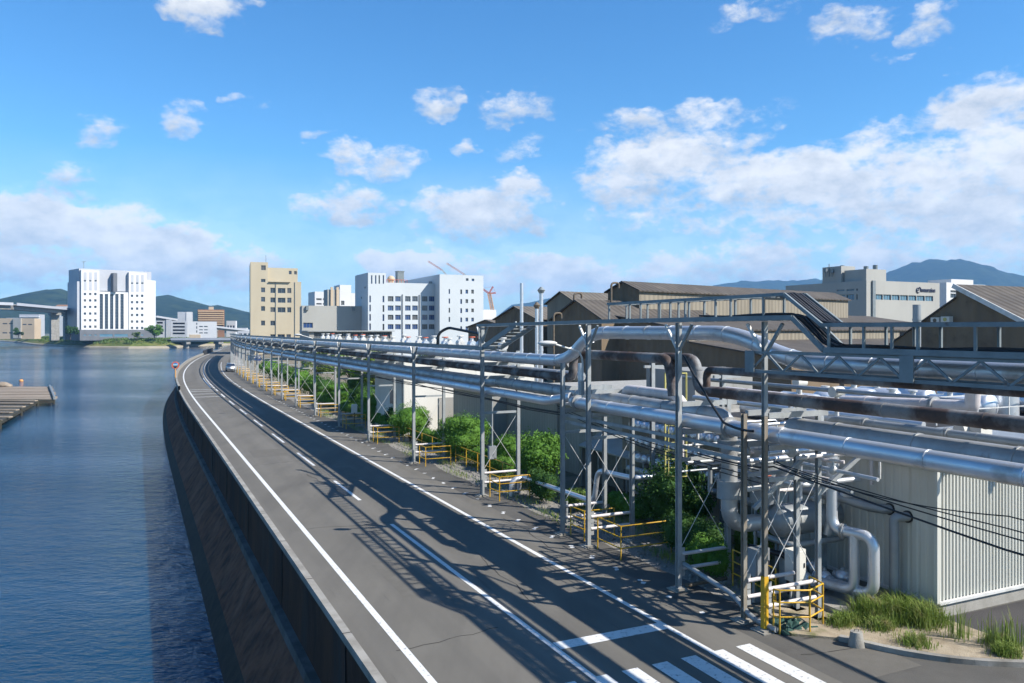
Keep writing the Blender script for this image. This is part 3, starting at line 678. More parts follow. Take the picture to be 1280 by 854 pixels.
# ---- long grey windowless block in front of it
O = XY(377.5, 200); B = thing('warehouse', 'low pale grey nearly windowless block beside the cream block', 'building', (*O, 0))
f = nrm(.93, .37); g = nrm(-.3, .95)
w = t_at(O, f, 459.5)
Block(B, O, f, g, w, 12, 0, zt(382.5, 203), M['grey_block'], 'wall', [(379, 403.5, 391, 410), (380.5, 416, 387, 421)], (), M['glass_blue'], nv=3)
m = MB()
for px in (384, 442): p = O+f*t_at(O, f, px); m.box((p.x-g.x*.3, p.y-g.y*.3, zt(385.5, 203)), .6, .5, 1.1, (*f, 0))
m.build('hopper_head', M['steel_dark'], B)
O = XY(386.5, 150); B = thing('canopy_shed', 'long low shed with louvred grey sides in front of the grey block', 'shed', (*O, 0))
f = nrm(.9, .42); w = t_at(O, f, 490); g = V((-f.y, f.x))
Block(B, O, f, g, w, 8, 0, zt(414.6, 152), M['grey_wall'], 'wall', [(392.5, 415.6, 416.5, 423.5), (418.5, 415.6, 452, 423.5), (454, 415.6, 488, 423.5)], (), M['glass_dull'], nv=12)
m = MB(); m.prism([O-f*.4-g*.5, O+f*(w+.4)-g*.5, O+f*(w+.4)+g*8.4, O-f*.4+g*8.4], zt(414.6, 152), zt(413.4, 152)); m.build('roof', M['steel'], B)

# ---- white buildings behind
f = nrm(.9, .4); g = V((-.45, .89)).normalized()
O = XY(393.5, 330); B = thing('white_building', 'small white block with strip windows behind the grey block', 'building', (*O, 0))
Block(B, O, f, g, t_at(O, f, 407), 12, 0, zt(364.8, 332), M['office_white'], 'wall', [(395.3, 373, 402, 375.5), (403.6, 373, 406.6, 375.5), (395.3, 379, 402, 381), (403.6, 379, 406.6, 381)], [(384.6, 373, 391.5, 377), (384.6, 379.4, 391.5, 382)], M['glass_dull'], nv=4)
O = XY(409.5, 300); B = thing('concrete_tower', 'grey stair block with a dark side and two pale pilasters', 'building', (*O, 0))
Block(B, O, f, g, t_at(O, f, 424.5), 6, 0, zt(362.3, 302), M['grey_block'], 'wall')
m = MB()
for px in (414.5, 421.7): p = O+f*t_at(O, f, px)-g*.3; m.box((p.x, p.y, zt(375, 302)), .9, .6, 9.5, (*f, 0))
m.build('pilaster', M['beige'], B)
O = XY(424.8, 310); B = thing('white_building', 'bright white stepped tower between the grey stair block and the blue-white works', 'building', (*O, 0))
Block(B, O, f, g, t_at(O, f, 439), 9, 0, zt(356.5, 312), M['office_white'], 'wall', [(426.3, 376, 430.5, 381.5)], (), M['glass_dull'])
O2 = O+f*(t_at(O, f, 439)+.02); Block(B, O2, f, g, t_at(O2, f, 447), 9, 0, zt(366.8, 314), M['office_white'], 'lower_wing', [(437.5, 375, 439.6, 382)], (), M['glass_dull'])

# ---- pale blue-white works building
f = V(N2.xy); g = V(D2.xy); O = XY(460, 200); B = thing('works_building', 'large pale blue-white works building with rows of dark blue windows', 'building', (*O, 0))
t1 = t_at(O, f, 482.5); zc = zt(340.8, 200)
lt = [(461.7, a, 463.6, b) for a, b in ((369.6, 378), (381, 389.4), (392.8, 401), (404.4, 412.6))]+[(478.2, a, 480.4, b) for a, b in ((370, 378), (381.6, 390), (393, 401.4), (405, 412.8))]
lt += [(x, 344.2, x+1.7, 354.8) for x in (463.8, 468.8, 473.2, 478.4)]
Block(B, O, f, g, t1, 13, 0, zc, M['bluewhite'], 'stair_tower', lt, [(455.5, 358, 456.8, 361), (451, 371, 452.2, 374)], M['glass_blue'], nv=1, rim=.4)
O2 = O+f*t1+g*.06; t2 = t_at(O2, f, 549)
cw = [(x0, r0, x1, r1) for (x0, x1) in ((484.8, 491.8), (494, 501), (506.4, 513.2), (515.3, 522.2), (527.6, 534.4), (536.2, 543.6)) for (r0, r1) in ((370.4, 377), (382, 388.5), (393.6, 400), (405.4, 411.8))]
zr = zt(355.5, 210)
Block(B, O2, f, g, t2+3, 24, 0, zr, M['bluewhite'], 'wall', cw, (), M['glass_blue'], nv=3)
O3 = XY(549.6, 204); t3 = t_at(O3, f, 604.3)
rw = [(560.8, a, 562.6, b) for a, b in ((361.5, 367.4), (373.3, 379.5), (385, 391), (396.4, 402.5))]
rw += [(575.4, a, 577.6, b) for a, b in ((362, 367.8), (374, 380), (385.4, 391.6), (397, 402.8), (408, 413))]
rw += [(x, a, x+3.2, b) for x in (581.9, 589.1) for a, b in ((362.2, 367.2), (374.2, 379), (385.8, 390.4), (397.2, 402), (408, 412.6))]+[(582.3, 348, 585.6, 351.2), (589.6, 348.4, 592.8, 351.6)]
Block(B, O3, f, g, t3, 30, 0, zt(343.3, 205), M['bluewhite'], 'right_wing', rw, (), M['glass_blue'], nv=1)
m = MB()
for px in (503, 524.3): p = O2+f*t_at(O2, f, px)-g*.14; m.cyl((p.x, p.y, 0), (p.x, p.y, zt(369, 208)), .13, None, 8)
m.build('downpipe', M['silver_grey'], B)
p = O2+f*t_at(O2, f, 504)+g*3
m = MB(); m.box((p.x, p.y, zr+1.5), 1.7, 2, 3.0, (*f, 0)); m.box((p.x, p.y, zr+3.1), 1.9, 2.2, .2, (*f, 0)); m.build('cooling_tower', M['steel_dark'], B)
m = MB(); p = O2+f*t_at(O2, f, 493)+g*3; m.ball((p.x, p.y, zr+1.0), 1.0); m.cyl((p.x, p.y, zr-.4), (p.x, p.y, zr+.6), .9); m.build('roof_tank', M['beige'], B)
m = MB()
a = O2+f*t_at(O2, f, 486)+g*2; b = O2+f*t_at(O2, f, 512)+g*2
for k in range(8):
    q = a.lerp(b, k/7); m.cyl((q.x, q.y, zr-.4), (q.x, q.y, zr+.9), .05, None, 6)
m.bar((*a, zr+.9), (*b, zr+.9), .08); m.build('roof_rail', M['red_orange'], B)
m = MB()
for px in (540, 542.5, 545): p = O2+f*t_at(O2, f, px)+g*2; m.cyl((p.x, p.y, zr-.4), (p.x, p.y, zr+.7), .25)
m.build('roof_vent', M['silver_grey'], B)
m = MB(); m.box((*(O3+f*(t3+2.5)+g*6), 6.5), 5, 6, 13, (*f, 0)); m.build('annex', M['office_white'], B)
# right gable kerb
# ---- tower by the far bank
f = nrm(.714, .7); g = nrm(-.7, .714); O = XY(101.5, 560); B = thing('hotel_tower', 'white twelve storey tower on the far bank with two banks of square windows', 'building', (*O, 1))
Z = lambda y, Y=575: zt(y, Y)
base = Z(412.3, 566)
WL = [(x, r, x+3, r+3) for x in (104.7, 111.2, 117.7) for r in (366.2, 374.2, 382.3, 390.6, 399, 407)]
WR = [(x, r, x+3, r+3) for x in (163.5, 169.9, 176.2) for r in (368.4, 376.4, 384.4, 392.4, 400.6, 408.6)]
tA = t_at(O, f, 124.2); tB = t_at(O, f, 161.2); tC = t_at(O, f, 183.2); ztop = zt(337.6, 561)
slot = [(x, 340.4, x+3.6, 349.9) for x in (104.6, 111.2, 117.9)]+[(x, 352.6, x+3.6, 363.2) for x in (104.6, 111.2, 117.9)]
slotW = [(x, 350.2, x+3, 352.2) for x in (104.7, 111.3, 118)]
def tower_wing(t0, t1, wins, slots, wname):
    o = O+f*t0; bl = Block(B, o, f, g, t1-t0, 20, base, ztop, M['office_white'], wname, wins, (), M['glass'], nv=1, rev=.5)
    for sl in slots:
        h = px_hole(o, f, sl); m = MB(); c = bl.fp((h[0]+h[1])/2, (h[2]+h[3])/2, .04); m.box(c, h[1]-h[0], .06, h[3]-h[2], (*f, 0)); m.build('grey_panel', M['office_grey'], B)
    return bl
tower_wing(0, tA, WL+slotW, slot, 'wall')
tower_wing(tB, tC, WR+[(x, 353.2, x+3, 355.2) for x in (163.6, 170, 176.4)], [(x, 343.6, x+3.4, 353) for x in (163.6, 170, 176.4)]+[(x, 355.6, x+3.4, 365) for x in (163.6, 170, 176.4)], 'right_wing')
oc = O+f*tA+g*.6
Block(B, oc, f, g, tB-tA, 19, base, zt(365.2, 577), M['office_white'], 'centre_wall', [(x, 367.5, x+4.1, 411.4) for x in (124.6, 131, 137.5, 144, 150.5, 156.9)], (), M['glass'], nv=1, nh=12, rev=.7)
ou = oc+g*3
Block(B, ou, f, g, tB-tA, 15, zt(366, 577)-2, zt(342.4, 577), M['office_grey'], 'upper_wall', [(x, 351.8, x+1.6, 353.8) for x in (126.4, 132.4, 138.2, 146.6, 152.2, 158)], (), M['glass'], nv=1)
m = MB(); p = oc+f*((tB-tA)*.5); m.box((*(p-g*.2), (zt(365.2, 577)+zt(341.8, 577))/2), 2.6, 5, zt(341.8, 577)-zt(365.2, 577), (*f, 0)); m.build('lift_shaft', M['office_darkgrey'], B)
ob = O-g*.4+f*(-1); Block(B, ob, f, g, tC+8.5, 22, .3, base, M['office_darkgrey'], 'plinth', [(x, 418, x+3.2, 420) for x in (104.7, 111.2, 117.9, 170, 176.4)]+[(124.5, 417.6, 141, 421), (143, 417.6, 160, 421)], (), M['glass_sky'], nv=3)
Block(B, O-f*2.2+g*1.5, f, g, 2.1, 22, base, ztop-8, M['office_grey'], 'left_wing')
Block(B, O+g*3-f*.5, f, g, tC+5, 24, ztop-14, ztop+1.2, M['office_grey'], 'core')
Block(B, O+f*(tC+.1)+g*1.2, f, g, t_at(O, f, 195.2)-tC, 16, base-.1, zt(351.2, 600), M['office_white'], 'end_wing')
p = O+f*4+g*8
m = MB(); m.cyl((*p, ztop), (*p, ztop+7), .12, None, 6); m.bar((p.x-1.6, p.y, ztop+6.3), (p.x+1.6, p.y, ztop+6.6), .15); m.bar((p.x-.8, p.y, ztop+5.6), (p.x+.8, p.y, ztop+5.6), .12); m.build('antenna', M['steel_dark'], B)

# ---- low blocks right of the tower
f = nrm(.97, .25); g = nrm(-.35, .94)
O = XY(195, 640); B = thing('parking_garage', 'grey open parking block with dark storey bands beside the white tower', 'building', (*O, 1))
w = t_at(O, f, 233)
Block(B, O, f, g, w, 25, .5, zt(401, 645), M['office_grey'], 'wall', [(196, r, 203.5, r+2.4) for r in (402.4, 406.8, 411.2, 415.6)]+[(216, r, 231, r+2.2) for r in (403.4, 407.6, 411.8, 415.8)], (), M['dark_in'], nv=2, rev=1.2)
m = MB(); p = O+f*t_at(O, f, 211)-g*.4; m.box((*p, 8.5), 4, .7, 15, (*f, 0)); m.build('stair_shaft', M['office_grey'], B)
O = XY(236.5, 600); B = thing('white_building', 'low white building with a tan ground floor behind the bridge', 'building', (*O, 1))
w = t_at(O, f, 271)
Block(B, O, f, g, w, 16, .5, zt(402, 604), M['office_white'], 'wall', [(245.2, 403.5, 246.6, 406), (245.2, 408, 246.6, 411), (245.2, 413, 246.6, 416), (249, 407.6, 253.5, 409), (255, 407.6, 259.6, 409), (249, 411.8, 253.5, 413), (255, 411.8, 259.6, 413), (249, 415.6, 253.5, 417), (255, 415.6, 259.6, 417)], (), M['glass'], nv=2)
m = MB(); m.box((*(O+f*(w*.21)-g*.2), 1.8), w*.42-.4, .6, 5, (*f, 0)); m.build('tan_base', M['beige'], B)
O = XY(222, 690); B = thing('white_building', 'white block with a lower grey left part in front of the brown apartments', 'building', (*O, 1))
Block(B, O, f, g, t_at(O, f, 240.5), 15, .5, zt(390, 690), M['office_grey'], 'wall', [], (), None)
Block(B, O+f*7-g*.5, f, g, t_at(O, f, 240)-7, 12, .5, zt(390.4, 690)+.3, M['office_white'], 'front_wing')
O = XY(247, 760); B = thing('apartment_building', 'brown apartment block with seven rows of tan balconies', 'building', (*O, 1))
w = t_at(O, f, 280.6); zt1 = zt(387.2, 765)
Block(B, O, f, g, w, 20, .5, zt1, M['brick_brown'], 'wall')
m = MB(); m.box((*(O+f*(w*.5)+g*8), zt1+1.2), 4, 4, 3.4, (*f, 0)); m.build('roof_house', M['beige'], B)
for r in (389.2, 391.9, 394.6, 397.3, 400, 402.7, 405.4):
    m = MB(); m.box((*(O+f*(w*.5)-g*.7), zt(r, 765)), w-1, 1.4, 1.0, (*f, 0)); m.build('balcony', M['balcony'], B)
# ---- far left
O = XY(0, 640); f = nrm(1, .05); g = nrm(-.2, 1); B = thing('beige_building', 'long beige two storey building behind the viaduct piers', 'building', (*O, 1)); O = O-f*30
w = t_at(O, f, 43)
Block(B, O, f, g, w, 14, .5, zt(398, 640), M['beige'], 'wall', [(3, 404, 9, 405.4), (11, 404, 16, 405.4), (28, 405, 33, 406.4), (35, 405, 40, 406.4), (3, 415.4, 9, 417), (11, 415.4, 16, 417)], (), M['glass'], nv=2)
m = MB(); m.box((*(O+f*t_at(O, f, 22)-g*.5), 9.2), 6, 1.4, 16, (*f, 0)); m.build('entrance_block', M['grey_block'], B)
O = XY(24, 760); B = thing('apartment_building', 'pale banded apartment block seen below the viaduct deck', 'building', (*O, 1))
Block(B, O, f, g, t_at(O, f, 49), 14, .5, zt(393, 760), M['office_grey'], 'wall')
for r in (396, 398.8, 401.6, 404.4, 407.2, 410): m = MB(); m.box((*(O+f*(t_at(O, f, 37))-g*.6), zt(r, 760)), 18, 1.3, 1.0, (*f, 0)); m.build('balcony', M['office_white'], B)
O = XY(69, 900); B = thing('white_building', 'white house with a dull red roof far behind the viaduct', 'building', (*O, 1))
w = t_at(O, f, 84); Block(B, O, f, g, w, 14, .5, zt(383, 900), M['office_white'], 'wall')
m = MB(); z = zt(383, 900); a, b = O, O+f*w; c, d = b+g*14, a+g*14; r1 = (a+d)*.5; r2 = (b+c)*.5
m.add([(*a, z), (*b, z), (*c, z), (*d, z), (*r1, z+2), (*r2, z+2)], [(0, 1, 5, 4), (2, 3, 4, 5), (0, 4, 3), (1, 2, 5)]); m.build('roof', M['brick_brown'], B)
for i, (px, Y, hgt, wd, lab) in enumerate(((283, 800, 17, 9, 'narrow white block far up the river at the foot of the wooded hill'), (289, 840, 10, 16, 'low white block beside the narrow one at the foot of the hill'), (297, 640, 7, 12, 'small grey block above the far end of the pipe rack'), (8, 800, 20, 16, 'grey block at the left border behind the beige building'))):
    O = XY(px, Y); B = thing('white_building', lab, 'building', (*O, 1)); z1 = hgt
    Block(B, O, f, g, wd, 10, .5, z1, M['office_white'] if i != 3 else M['office_grey'], 'wall', [], (), None)
    for q in range(3): 
        m = MB(); m.box((*(O+f*(wd*(.2+.3*q))-g*.05), z1*.6), wd*.18, .1, z1*.25, (*f, 0)); m.build('window', M['glass'], B)

# ---- viaduct, ramp, bridge
def deck(name, label, P, wdt, th, piers, cat='bridge', mt=None):
    B = thing(name, label, cat, (*P[0].xy, 0)); m = MB()
    m2 = MB()
    for a, b in zip(P[:-1], P[1:]):
        d = (b-a).normalized(); sd_ = V((-d.y, d.x, 0)).normalized()
        m.bar(a, b, wdt, .5); m.bar(a-V((0, 0, th*.5+.26)), b-V((0, 0, th*.5+.26)), wdt*.62, th)
        for q in (-1, 1): m2.bar(a+sd_*(q*wdt*.5)+V((0, 0, .5)), b+sd_*(q*wdt*.5)+V((0, 0, .5)), .3, 1.6)
    m.build('deck', mt or M['conc'], B); m2.build('parapet', M['office_grey'], B)
    for (p, wx, wy, zb) in piers:
        m = MB(); top = p.z-th-.3
        m.box((p.x, p.y, (top+zb)/2), wx, wy, top-zb, (.8, .6, 0)); m.box((p.x, p.y, top-.8), wx*1.25, wy*1.7, 1.55, (.8, .6, 0)); m.build('pier', M['conc'], B)
    return B
P = [V((-330, 380, 22.6)), V((-297, 470, 22.4)), V((-318, 560, 22.2)), V((-352, 660, 21.5)), V((-380, 760, 21))]
deck('viaduct', 'elevated concrete highway viaduct on thick piers left of the white tower', P, 11, 2.4, [(V((-318, 556, 22.3)), 5, 9, .5), (V((-328, 590, 22.2)), 4.5, 9, .5), (V((-345, 640, 21.9)), 4, 8, .5)])
P = [at(193, 396.5, 700), at(232, 402.5, 720), at(270, 409.5, 740), at(312, 414, 760), at(345, 416, 780)]
deck('ramp', 'pale elevated ramp sloping down behind the parking block', P, 8, 1.6, [(P[2], 2, 3, .5), (P[3], 2, 3, .5)])
P = [V((-240, 566, .8)), V((-150, 575, .8)), V((-60, 583, .8))]
deck('bridge', 'low grey river bridge on dark piers at the far end of the water', P, 9, 1.2, [(V((-231, 567, .8)), 2.2, 7, -6), (V((-209, 569.5, .8)), 2.6, 7, -6), (V((-180, 572, .8)), 2.6, 7, -6)], mt=M['grey_block'])

# ---- cranes behind the works building
def lattice(m, a, b, w, n, t=.14):
    a, b = V(a), V(b); d = (b-a).normalized(); up = V((0, 0, 1)) if abs(d.z) < .9 else V((1, 0, 0)); s = d.cross(up).normalized(); u = s.cross(d)
    cs = [(s*i+u*j)*(w/2) for (i, j) in ((-1, -1), (1, -1), (1, 1), (-1, 1))]
    for c in cs: m.bar(a+c, b+c, t)
    for k in range(n):
        p = a.lerp(b, k/n); q = a.lerp(b, (k+1)/n)
        for i in range(4): m.bar(p+cs[i], q+cs[(i+1) % 4], t*.7); m.bar(q+cs[i], q+cs[(i+1) % 4], t*.7)
Y = 620
B = thing('tower_crane', 'orange lattice crane with a red folded jib rising behind the brown sheds', 'crane', at(620, 409, Y))
m = MB(); lattice(m, at(620.5, 408, Y), at(617.5, 398, Y), 2.6, 5, .4); lattice(m, at(617.5, 398, Y), at(611.5, 367, Y), 2.4, 14, .4); m.build('mast', M['orange'], B)
m = MB(); lattice(m, at(611.5, 367, Y), at(602, 360.5, Y), 1.1, 5, .32); lattice(m, at(611.5, 366.5, Y), at(616.2, 358.5, Y), .8, 4, .3); lattice(m, at(611.5, 367, Y), at(619.5, 366.2, Y), .8, 4, .3); m.build('jib', M['red_orange'], B)
m = MB()
m.bar(at(602, 360.5, Y), at(616.2, 358.5, Y), .12); m.bar(at(616.2, 358.5, Y), at(619.5, 366.2, Y), .12); m.build('stay_cable', M['red_orange'], B)
for (a, b, lab) in (((535, 326.5), (553, 338), 'red lattice crane jib left of the other above the works roof'), ((558, 329), (580, 343), 'red and white crane jib right of the other above the works roof')):
    B = thing('crane', lab, 'crane', at(b[0]+10, 408, 420)); m = MB(); lattice(m, at(*a, 420), at(*b, 420), .7, 9, .13); m.build('jib', M['crane_pale'], B)
    m = MB(); lattice(m, at(*b, 420), at(b[0]+12, 352, 420), .7, 5, .2); lattice(m, at(b[0]+12, 352, 420), at(b[0]+10, 408, 420), 1.4, 12, .25); m.build('mast', M['white_steel'], B)

# ---- grey office with the lettering
f = V(N2.xy); g = V(D2.xy); O = XY(1083, 160); B = thing('office_building', 'pale grey office building with dark lettering and a blue ribbon window', 'building', (*O, 0))
zc = zt(350.6, 160); w = t_at(O, f, 1174.5)
rib = [(1093.5, 368, 1103.4, 374.8)]+[(1093.5+10.5*i, 368+.35*i, 1093.5+10.5*i+9.9, 374.8+.3*i) for i in range(1, 7)]
Block(B, O, f, g, w, 22, 0, zc, M['grey_block'], 'wall', rib, [(1058, 361.5, 1067.8, 363.8), (1046, 362, 1055.5, 364.2), (1058, 368, 1067.8, 375), (1047, 368.5, 1056, 373), (1070.5, 360.8, 1072, 363.6), (1070.5, 368, 1072, 374.6)], M['glass_sky'], nv=3)
m = MB(); p = O+f*t_at(O, f, 1091.3)-g*.15; m.box((*p, zc*.5+4), .8, .3, zc-8, (*f, 0)); m.build('downpipe', M['steel_dark'], B)
Block(B, O+f*1.0+g*.9, f, g, t_at(O, f, 1108), 5.5, zc-.3, zc+2.4, M['grey_block'], 'roof_house')
Block(B, O+g*6.7+f*.4, f, g, 4, 5, zc-.3, zc+3.4, M['grey_block'], 'lift_house')
for (px, y0, y1, Yy, wdt) in ((1032, 346, 336, 169, .4), (1036.4, 346, 330, 169, .12), (1040, 346, 337, 168, .4), (1053, 346, 332, 167, .45), (1082.5, 346, 333, 163, .5), (1094, 346, 331.5, 164, .5)):
    m = MB(); a = at(px, y0, Yy); b = at(px, y1, Yy); m.cyl(a, b, .1, .08, 6)
    if wdt > .2: m.cyl(a.lerp(b, .55), b, wdt, None, 8)
    m.build('antenna', M['steel_dark'], B)
# lettering
def text(body, size, O3, ux, mt, parent, name='lettering', ext=.05):
    c = bpy.data.curves.new(name, 'FONT'); c.body = body; c.size = size; c.extrude = ext; c.align_x = 'LEFT'
    c.offset = .018; tmp = bpy.data.objects.new('tmp', c); C.objects.link(tmp); bpy.context.view_layer.update()
    me = bpy.data.meshes.new_from_object(tmp.evaluated_get(bpy.context.evaluated_depsgraph_get())); bpy.data.objects.remove(tmp); me.materials.clear()
    o = bpy.data.objects.new(name, me); C.objects.link(o); me.materials.append(mt); o.parent = parent
    o.location = V(O3)-V(parent['_at']); o.rotation_euler = (math.radians(90), 0, math.atan2(ux.y, ux.x)); o['_at'] = parent['_at']; return o
h = px_hole(O, f, (1150, 360, 1168, 366)); p = O+f*h[0]-g*.08
tx = text('hmuraise', 1.25, (p.x, p.y, h[2]+.15), f, M['navy'], B)
h = px_hole(O, f, (1145.3, 360, 1149.4, 366)); cx = (h[0]+h[1])/2; cz = (h[2]+h[3])/2; m = MB()
arc = []
for k in range(15):
    a = math.radians(60+k*17); q = O+f*(cx+.5*math.cos(a))-g*.08; arc.append((q.x, q.y, cz+.5*math.sin(a)))
m.tube(arc, .11, 6)
q = O+f*(cx-.3)-g*.08; q2 = O+f*(cx+.35)-g*.08; m.bar((*q, cz), (*q2, cz+.1), .15); q = O+f*(cx+.45)-g*.08; m.ball((*q, cz+.55), .18); m.build('logo', M['navy'], B)
# white building right of it
O = XY(1183, 210); B = thing('white_building', 'small white building with a roof box between the office and the brown gable', 'building', (*O, 0))
Block(B, O, f, g, t_at(O, f, 1197), 10, 0, zt(353, 210), M['office_white'], 'wall', [(1188, 363, 1195, 366), (1188, 367, 1195, 372.5)], (), M['glass'], nv=3)
Block(B, O+f*6+g*3, f, g, 9, 7, 0, zt(348.6, 214), M['office_white'], 'roof_house'); Block(B, O+f*15.1+g*3, f, g, 5, 7, 0, zt(355, 216), M['office_white'], 'low_wing')

# ================================================================ brown sheds
RB = corrugate(M['roof_brown'], .9, math.atan2(.626, .78), .8, .12); RT = corrugate(M['roof_tan'], .9, math.atan2(.626, .78), .8, .12)
SWN = corrugate(M['shed_wall'], .8, math.atan2(.78, -.626), .6, .08); SPN = corrugate(M['shed_pale'], .8, math.atan2(.626, .78), .7, .1)
SU, SVD = V((.78, .626)), V((-.626, .78))
ANG_U, ANG_V = math.atan2(.626, .78), math.atan2(.78, -.626)
def shed(label, pe, Y, half, ye, ya, length, wm, rm, over=.35, name='shed', sidemat=None):
    """gabled shed: pe = pixel x of its near right eave corner at depth Y, gable runs along D2, ridge along N2"""
    a = V(XY(pe, Y)); f2 = SU; g2 = SVD
    ze = zt(ye, Y); Yr = Y+g2.y*half; zr = zt(ya, Yr)
    B = thing(name, label, 'shed', (*a, 0)); L = length
    b = a+g2*(2*half); r = a+g2*half
    m = MB(); p = lambda q, z: V((q.x, q.y, z))
    m.add([p(a, 0), p(a, ze), p(r, zr), p(b, ze), p(b, 0)], [(0, 1, 2, 3, 4)]); m.build('gable_wall', wm, B)
    e = f2*L; m = MB(); m.add([p(a+e, 0), p(a+e, ze), p(r+e, zr), p(b+e, ze), p(b+e, 0)], [(4, 3, 2, 1, 0)])
    m.build('gable_wall', wm, B)
    m = MB(); m.add([p(a, 0), p(a+e, 0), p(a+e, ze), p(a, ze)], [(0, 1, 2, 3)]); m.build('side_wall', sidemat or wm, B)
    m = MB(); m.add([p(b, 0), p(b+e, 0), p(b+e, ze), p(b, ze)], [(3, 2, 1, 0)]); m.build('side_wall', sidemat or wm, B)
    m = MB(); sl = (zr-ze)/half
    for sgn, c in ((1, a), (-1, b)):
        lo = c-g2*(over*sgn)-f2*over; zl = ze-sl*over
        q = [p(lo, zl), p(lo+f2*(L+2*over), zl), p(r-f2*over+f2*(L+2*over), zr), p(r-f2*over, zr)]
        m = MB(); m.ext(q, (0, 0, .16)); m.build('roof', rm, B, fix=True)
    return B
shed('small dark gabled shed at the foot of the orange crane', 632, 150, 6, 409, 400.5, 22, SWN, RT)
shed('brown gabled shed behind the tall thin chimneys', 670, 120, 5.0, 398.5, 384, 20, SWN, RT)
shed('ochre gabled shed with a pale roof just left of the longest shed', 719.5, 112, 3.0, 378.2, 365.5, 24, M['shed_pale'], RT)
shed('broad brown gable with a grey roof, in front of the ochre shed', 752, 88, 4.05, 398.5, 376, 20, SWN, RB)
S1 = shed('long shed with a pale plank side wall and a brown roof on the skyline', 799, 95, 2.58, 363, 353, 48, SWN, RB, sidemat=SPN)
a = XY(799, 95); f2 = SU; g2 = SVD
B = thing('factory_hall', 'wide stepped factory roof of brown corrugated sheets with a pale clerestory strip', 'factory', (*a, 0))
p3 = lambda t, d, z: V((a.x+f2.x*t-g2.x*d, a.y+f2.y*t-g2.y*d, z))
m = MB(); m.ext([p3(-6, -3, 9.75), p3(-6, 12.3, 7.45), p3(60, 12.3, 7.45), p3(60, -3, 9.75)], (0, 0, .15)); m.build('roof', RB, B, fix=True); m = MB(); m.ext([p3(-6, 12.0, 6.25), p3(-6, 24, 4.7), p3(60, 24, 4.7), p3(60, 12.0, 6.25)], (0, 0, .15)); m.build('roof', RB, B, fix=True)
m = MB(); m.add([p3(-5.7, 12, 6.3), p3(59.7, 12, 6.3), p3(59.7, 12, 7.5), p3(-5.7, 12, 7.5)], [(0, 1, 2, 3)]); m.build('clerestory', SPN, B)
m = MB(); m.add([p3(-5.7, 23.7, 0), p3(59.7, 23.7, 0), p3(59.7, 23.7, 4.8), p3(-5.7, 23.7, 4.8)], [(0, 1, 2, 3)])
m.build('front_wall', SWN, B); m = MB(); m.add([p3(-5.7, -3, 0), p3(-5.7, 23.7, 0), p3(-5.7, 23.7, 4.7), p3(-5.7, 12, 6.3), p3(-5.7, 12, 7.5), p3(-5.7, -3, 9.75)], [(0, 1, 2, 3, 4, 5)]); m.build('wall', SWN, B)
m = MB()
for (t, d, z, w_) in ((21, 10, 7.8, 1.2), (37, 14, 6.0, 1.0)): m.box(p3(t, d, z+.5), w_, w_, 1.6, N2)
m.build('roof_vent', M['shed_wall'], B)
# shed at the right border
apx = V((33.3, 60)); B = thing('shed', 'brown gabled shed with a white metal verge at the right border', 'shed', (*apx, 0))
q = lambda t, e, z: V((apx.x-D2.x*t+N2.x*e, apx.y-D2.y*t+N2.y*e, z))
m = MB(); m.add([q(9, 0, 0), q(9, 0, 6.0), q(0, 0, 10.75), q(0, 0, 9.85), q(-5.5, 0, 6.5), q(-5.5, 0, 0)], [(0, 1, 2, 3, 4, 5)]); m.build('gable_wall', SWN, B, fix=True)
m = MB(); m.ext([q(-.1, -.15, 10.8), q(9.2, -.15, 5.9), q(9.2, 26, 5.9), q(-.1, 26, 10.8)], (0, 0, .16)); m.build('roof', RB, B, fix=True); m = MB(); m.ext([q(.05, -.15, 9.9), q(-5.8, -.15, 6.3), q(-5.8, 26, 6.3), q(.05, 26, 9.9)], (0, 0, .12)); m.build('roof', RB, B, fix=True)
m = MB(); m.bar(q(-.1, -.22, 10.85), q(9.2, -.22, 5.95), .12, .34); m.build('verge_trim', M['white_steel'], B)
m = MB(); m.add([q(9, 0, 0), q(9, 26, 0), q(9, 26, 6), q(9, 0, 6)], [(0, 1, 2, 3)]); m.build('side_wall', SWN, B)
for i, (px, py, fm_, lab) in enumerate(((1174.5, 404.5, 'rust2', 'white wall unit with a rusty front on the brown gable, left of its twin'), (1187.5, 403.5, 'yellow_pale', 'white wall unit with a round pale fan on the brown gable, right of its twin'))):
    t = -(px-1195)/FX*60/.7; c = q(-((1195-px)*.0655), -.35, zt(py-4, 60.6))
    Bx = thing('air_conditioner', lab, 'air conditioner', c, 'wall units on the brown gable'); m = MB(); m.box(c, .42, .7, .44, N2); m.build('housing', M['white_wall'], Bx)
    m = MB(); m.cyl(c-N2*.215, c-N2*.24, .15, None, 14); m.build('fan_grille', M[fm_], Bx)
# chimneys and goosenecks
def stack(label, px, yb, yt, Y, r, mt, capm=None, name='chimney'):
    a = at(px, yt, Y); b = V((a.x, a.y, 0)); B = thing(name, label, 'chimney', b); m = MB(); m.cyl(b, a, r, None, 12)
    z = 1.5
    while z < a.z: m.cyl((a.x, a.y, z), (a.x, a.y, z+.12), r*1.12, None, 12); z += 2.2
    m.build('flue', mt, B)
    if capm: m = MB(); m.cyl(a, a+V((0, 0, .25)), r*1.1, r*2.0, 12); m.cyl(a+V((0, 0, .26)), a+V((0, 0, .5)), r*2.0, r*.6, 12); m.build('cap', capm, B)
stack('tallest thin silver chimney, without a cap, behind the stairs', 652, 440, 354, 62, .13, M['silver'])
stack('thin silver chimney with a dark flat cap', 676.5, 440, 367, 62, .15, M['silver'], M['steel_dark'])
stack('short silver chimney with a rusty red cap', 671, 440, 386, 60, .13, M['silver'], M['rust2'])
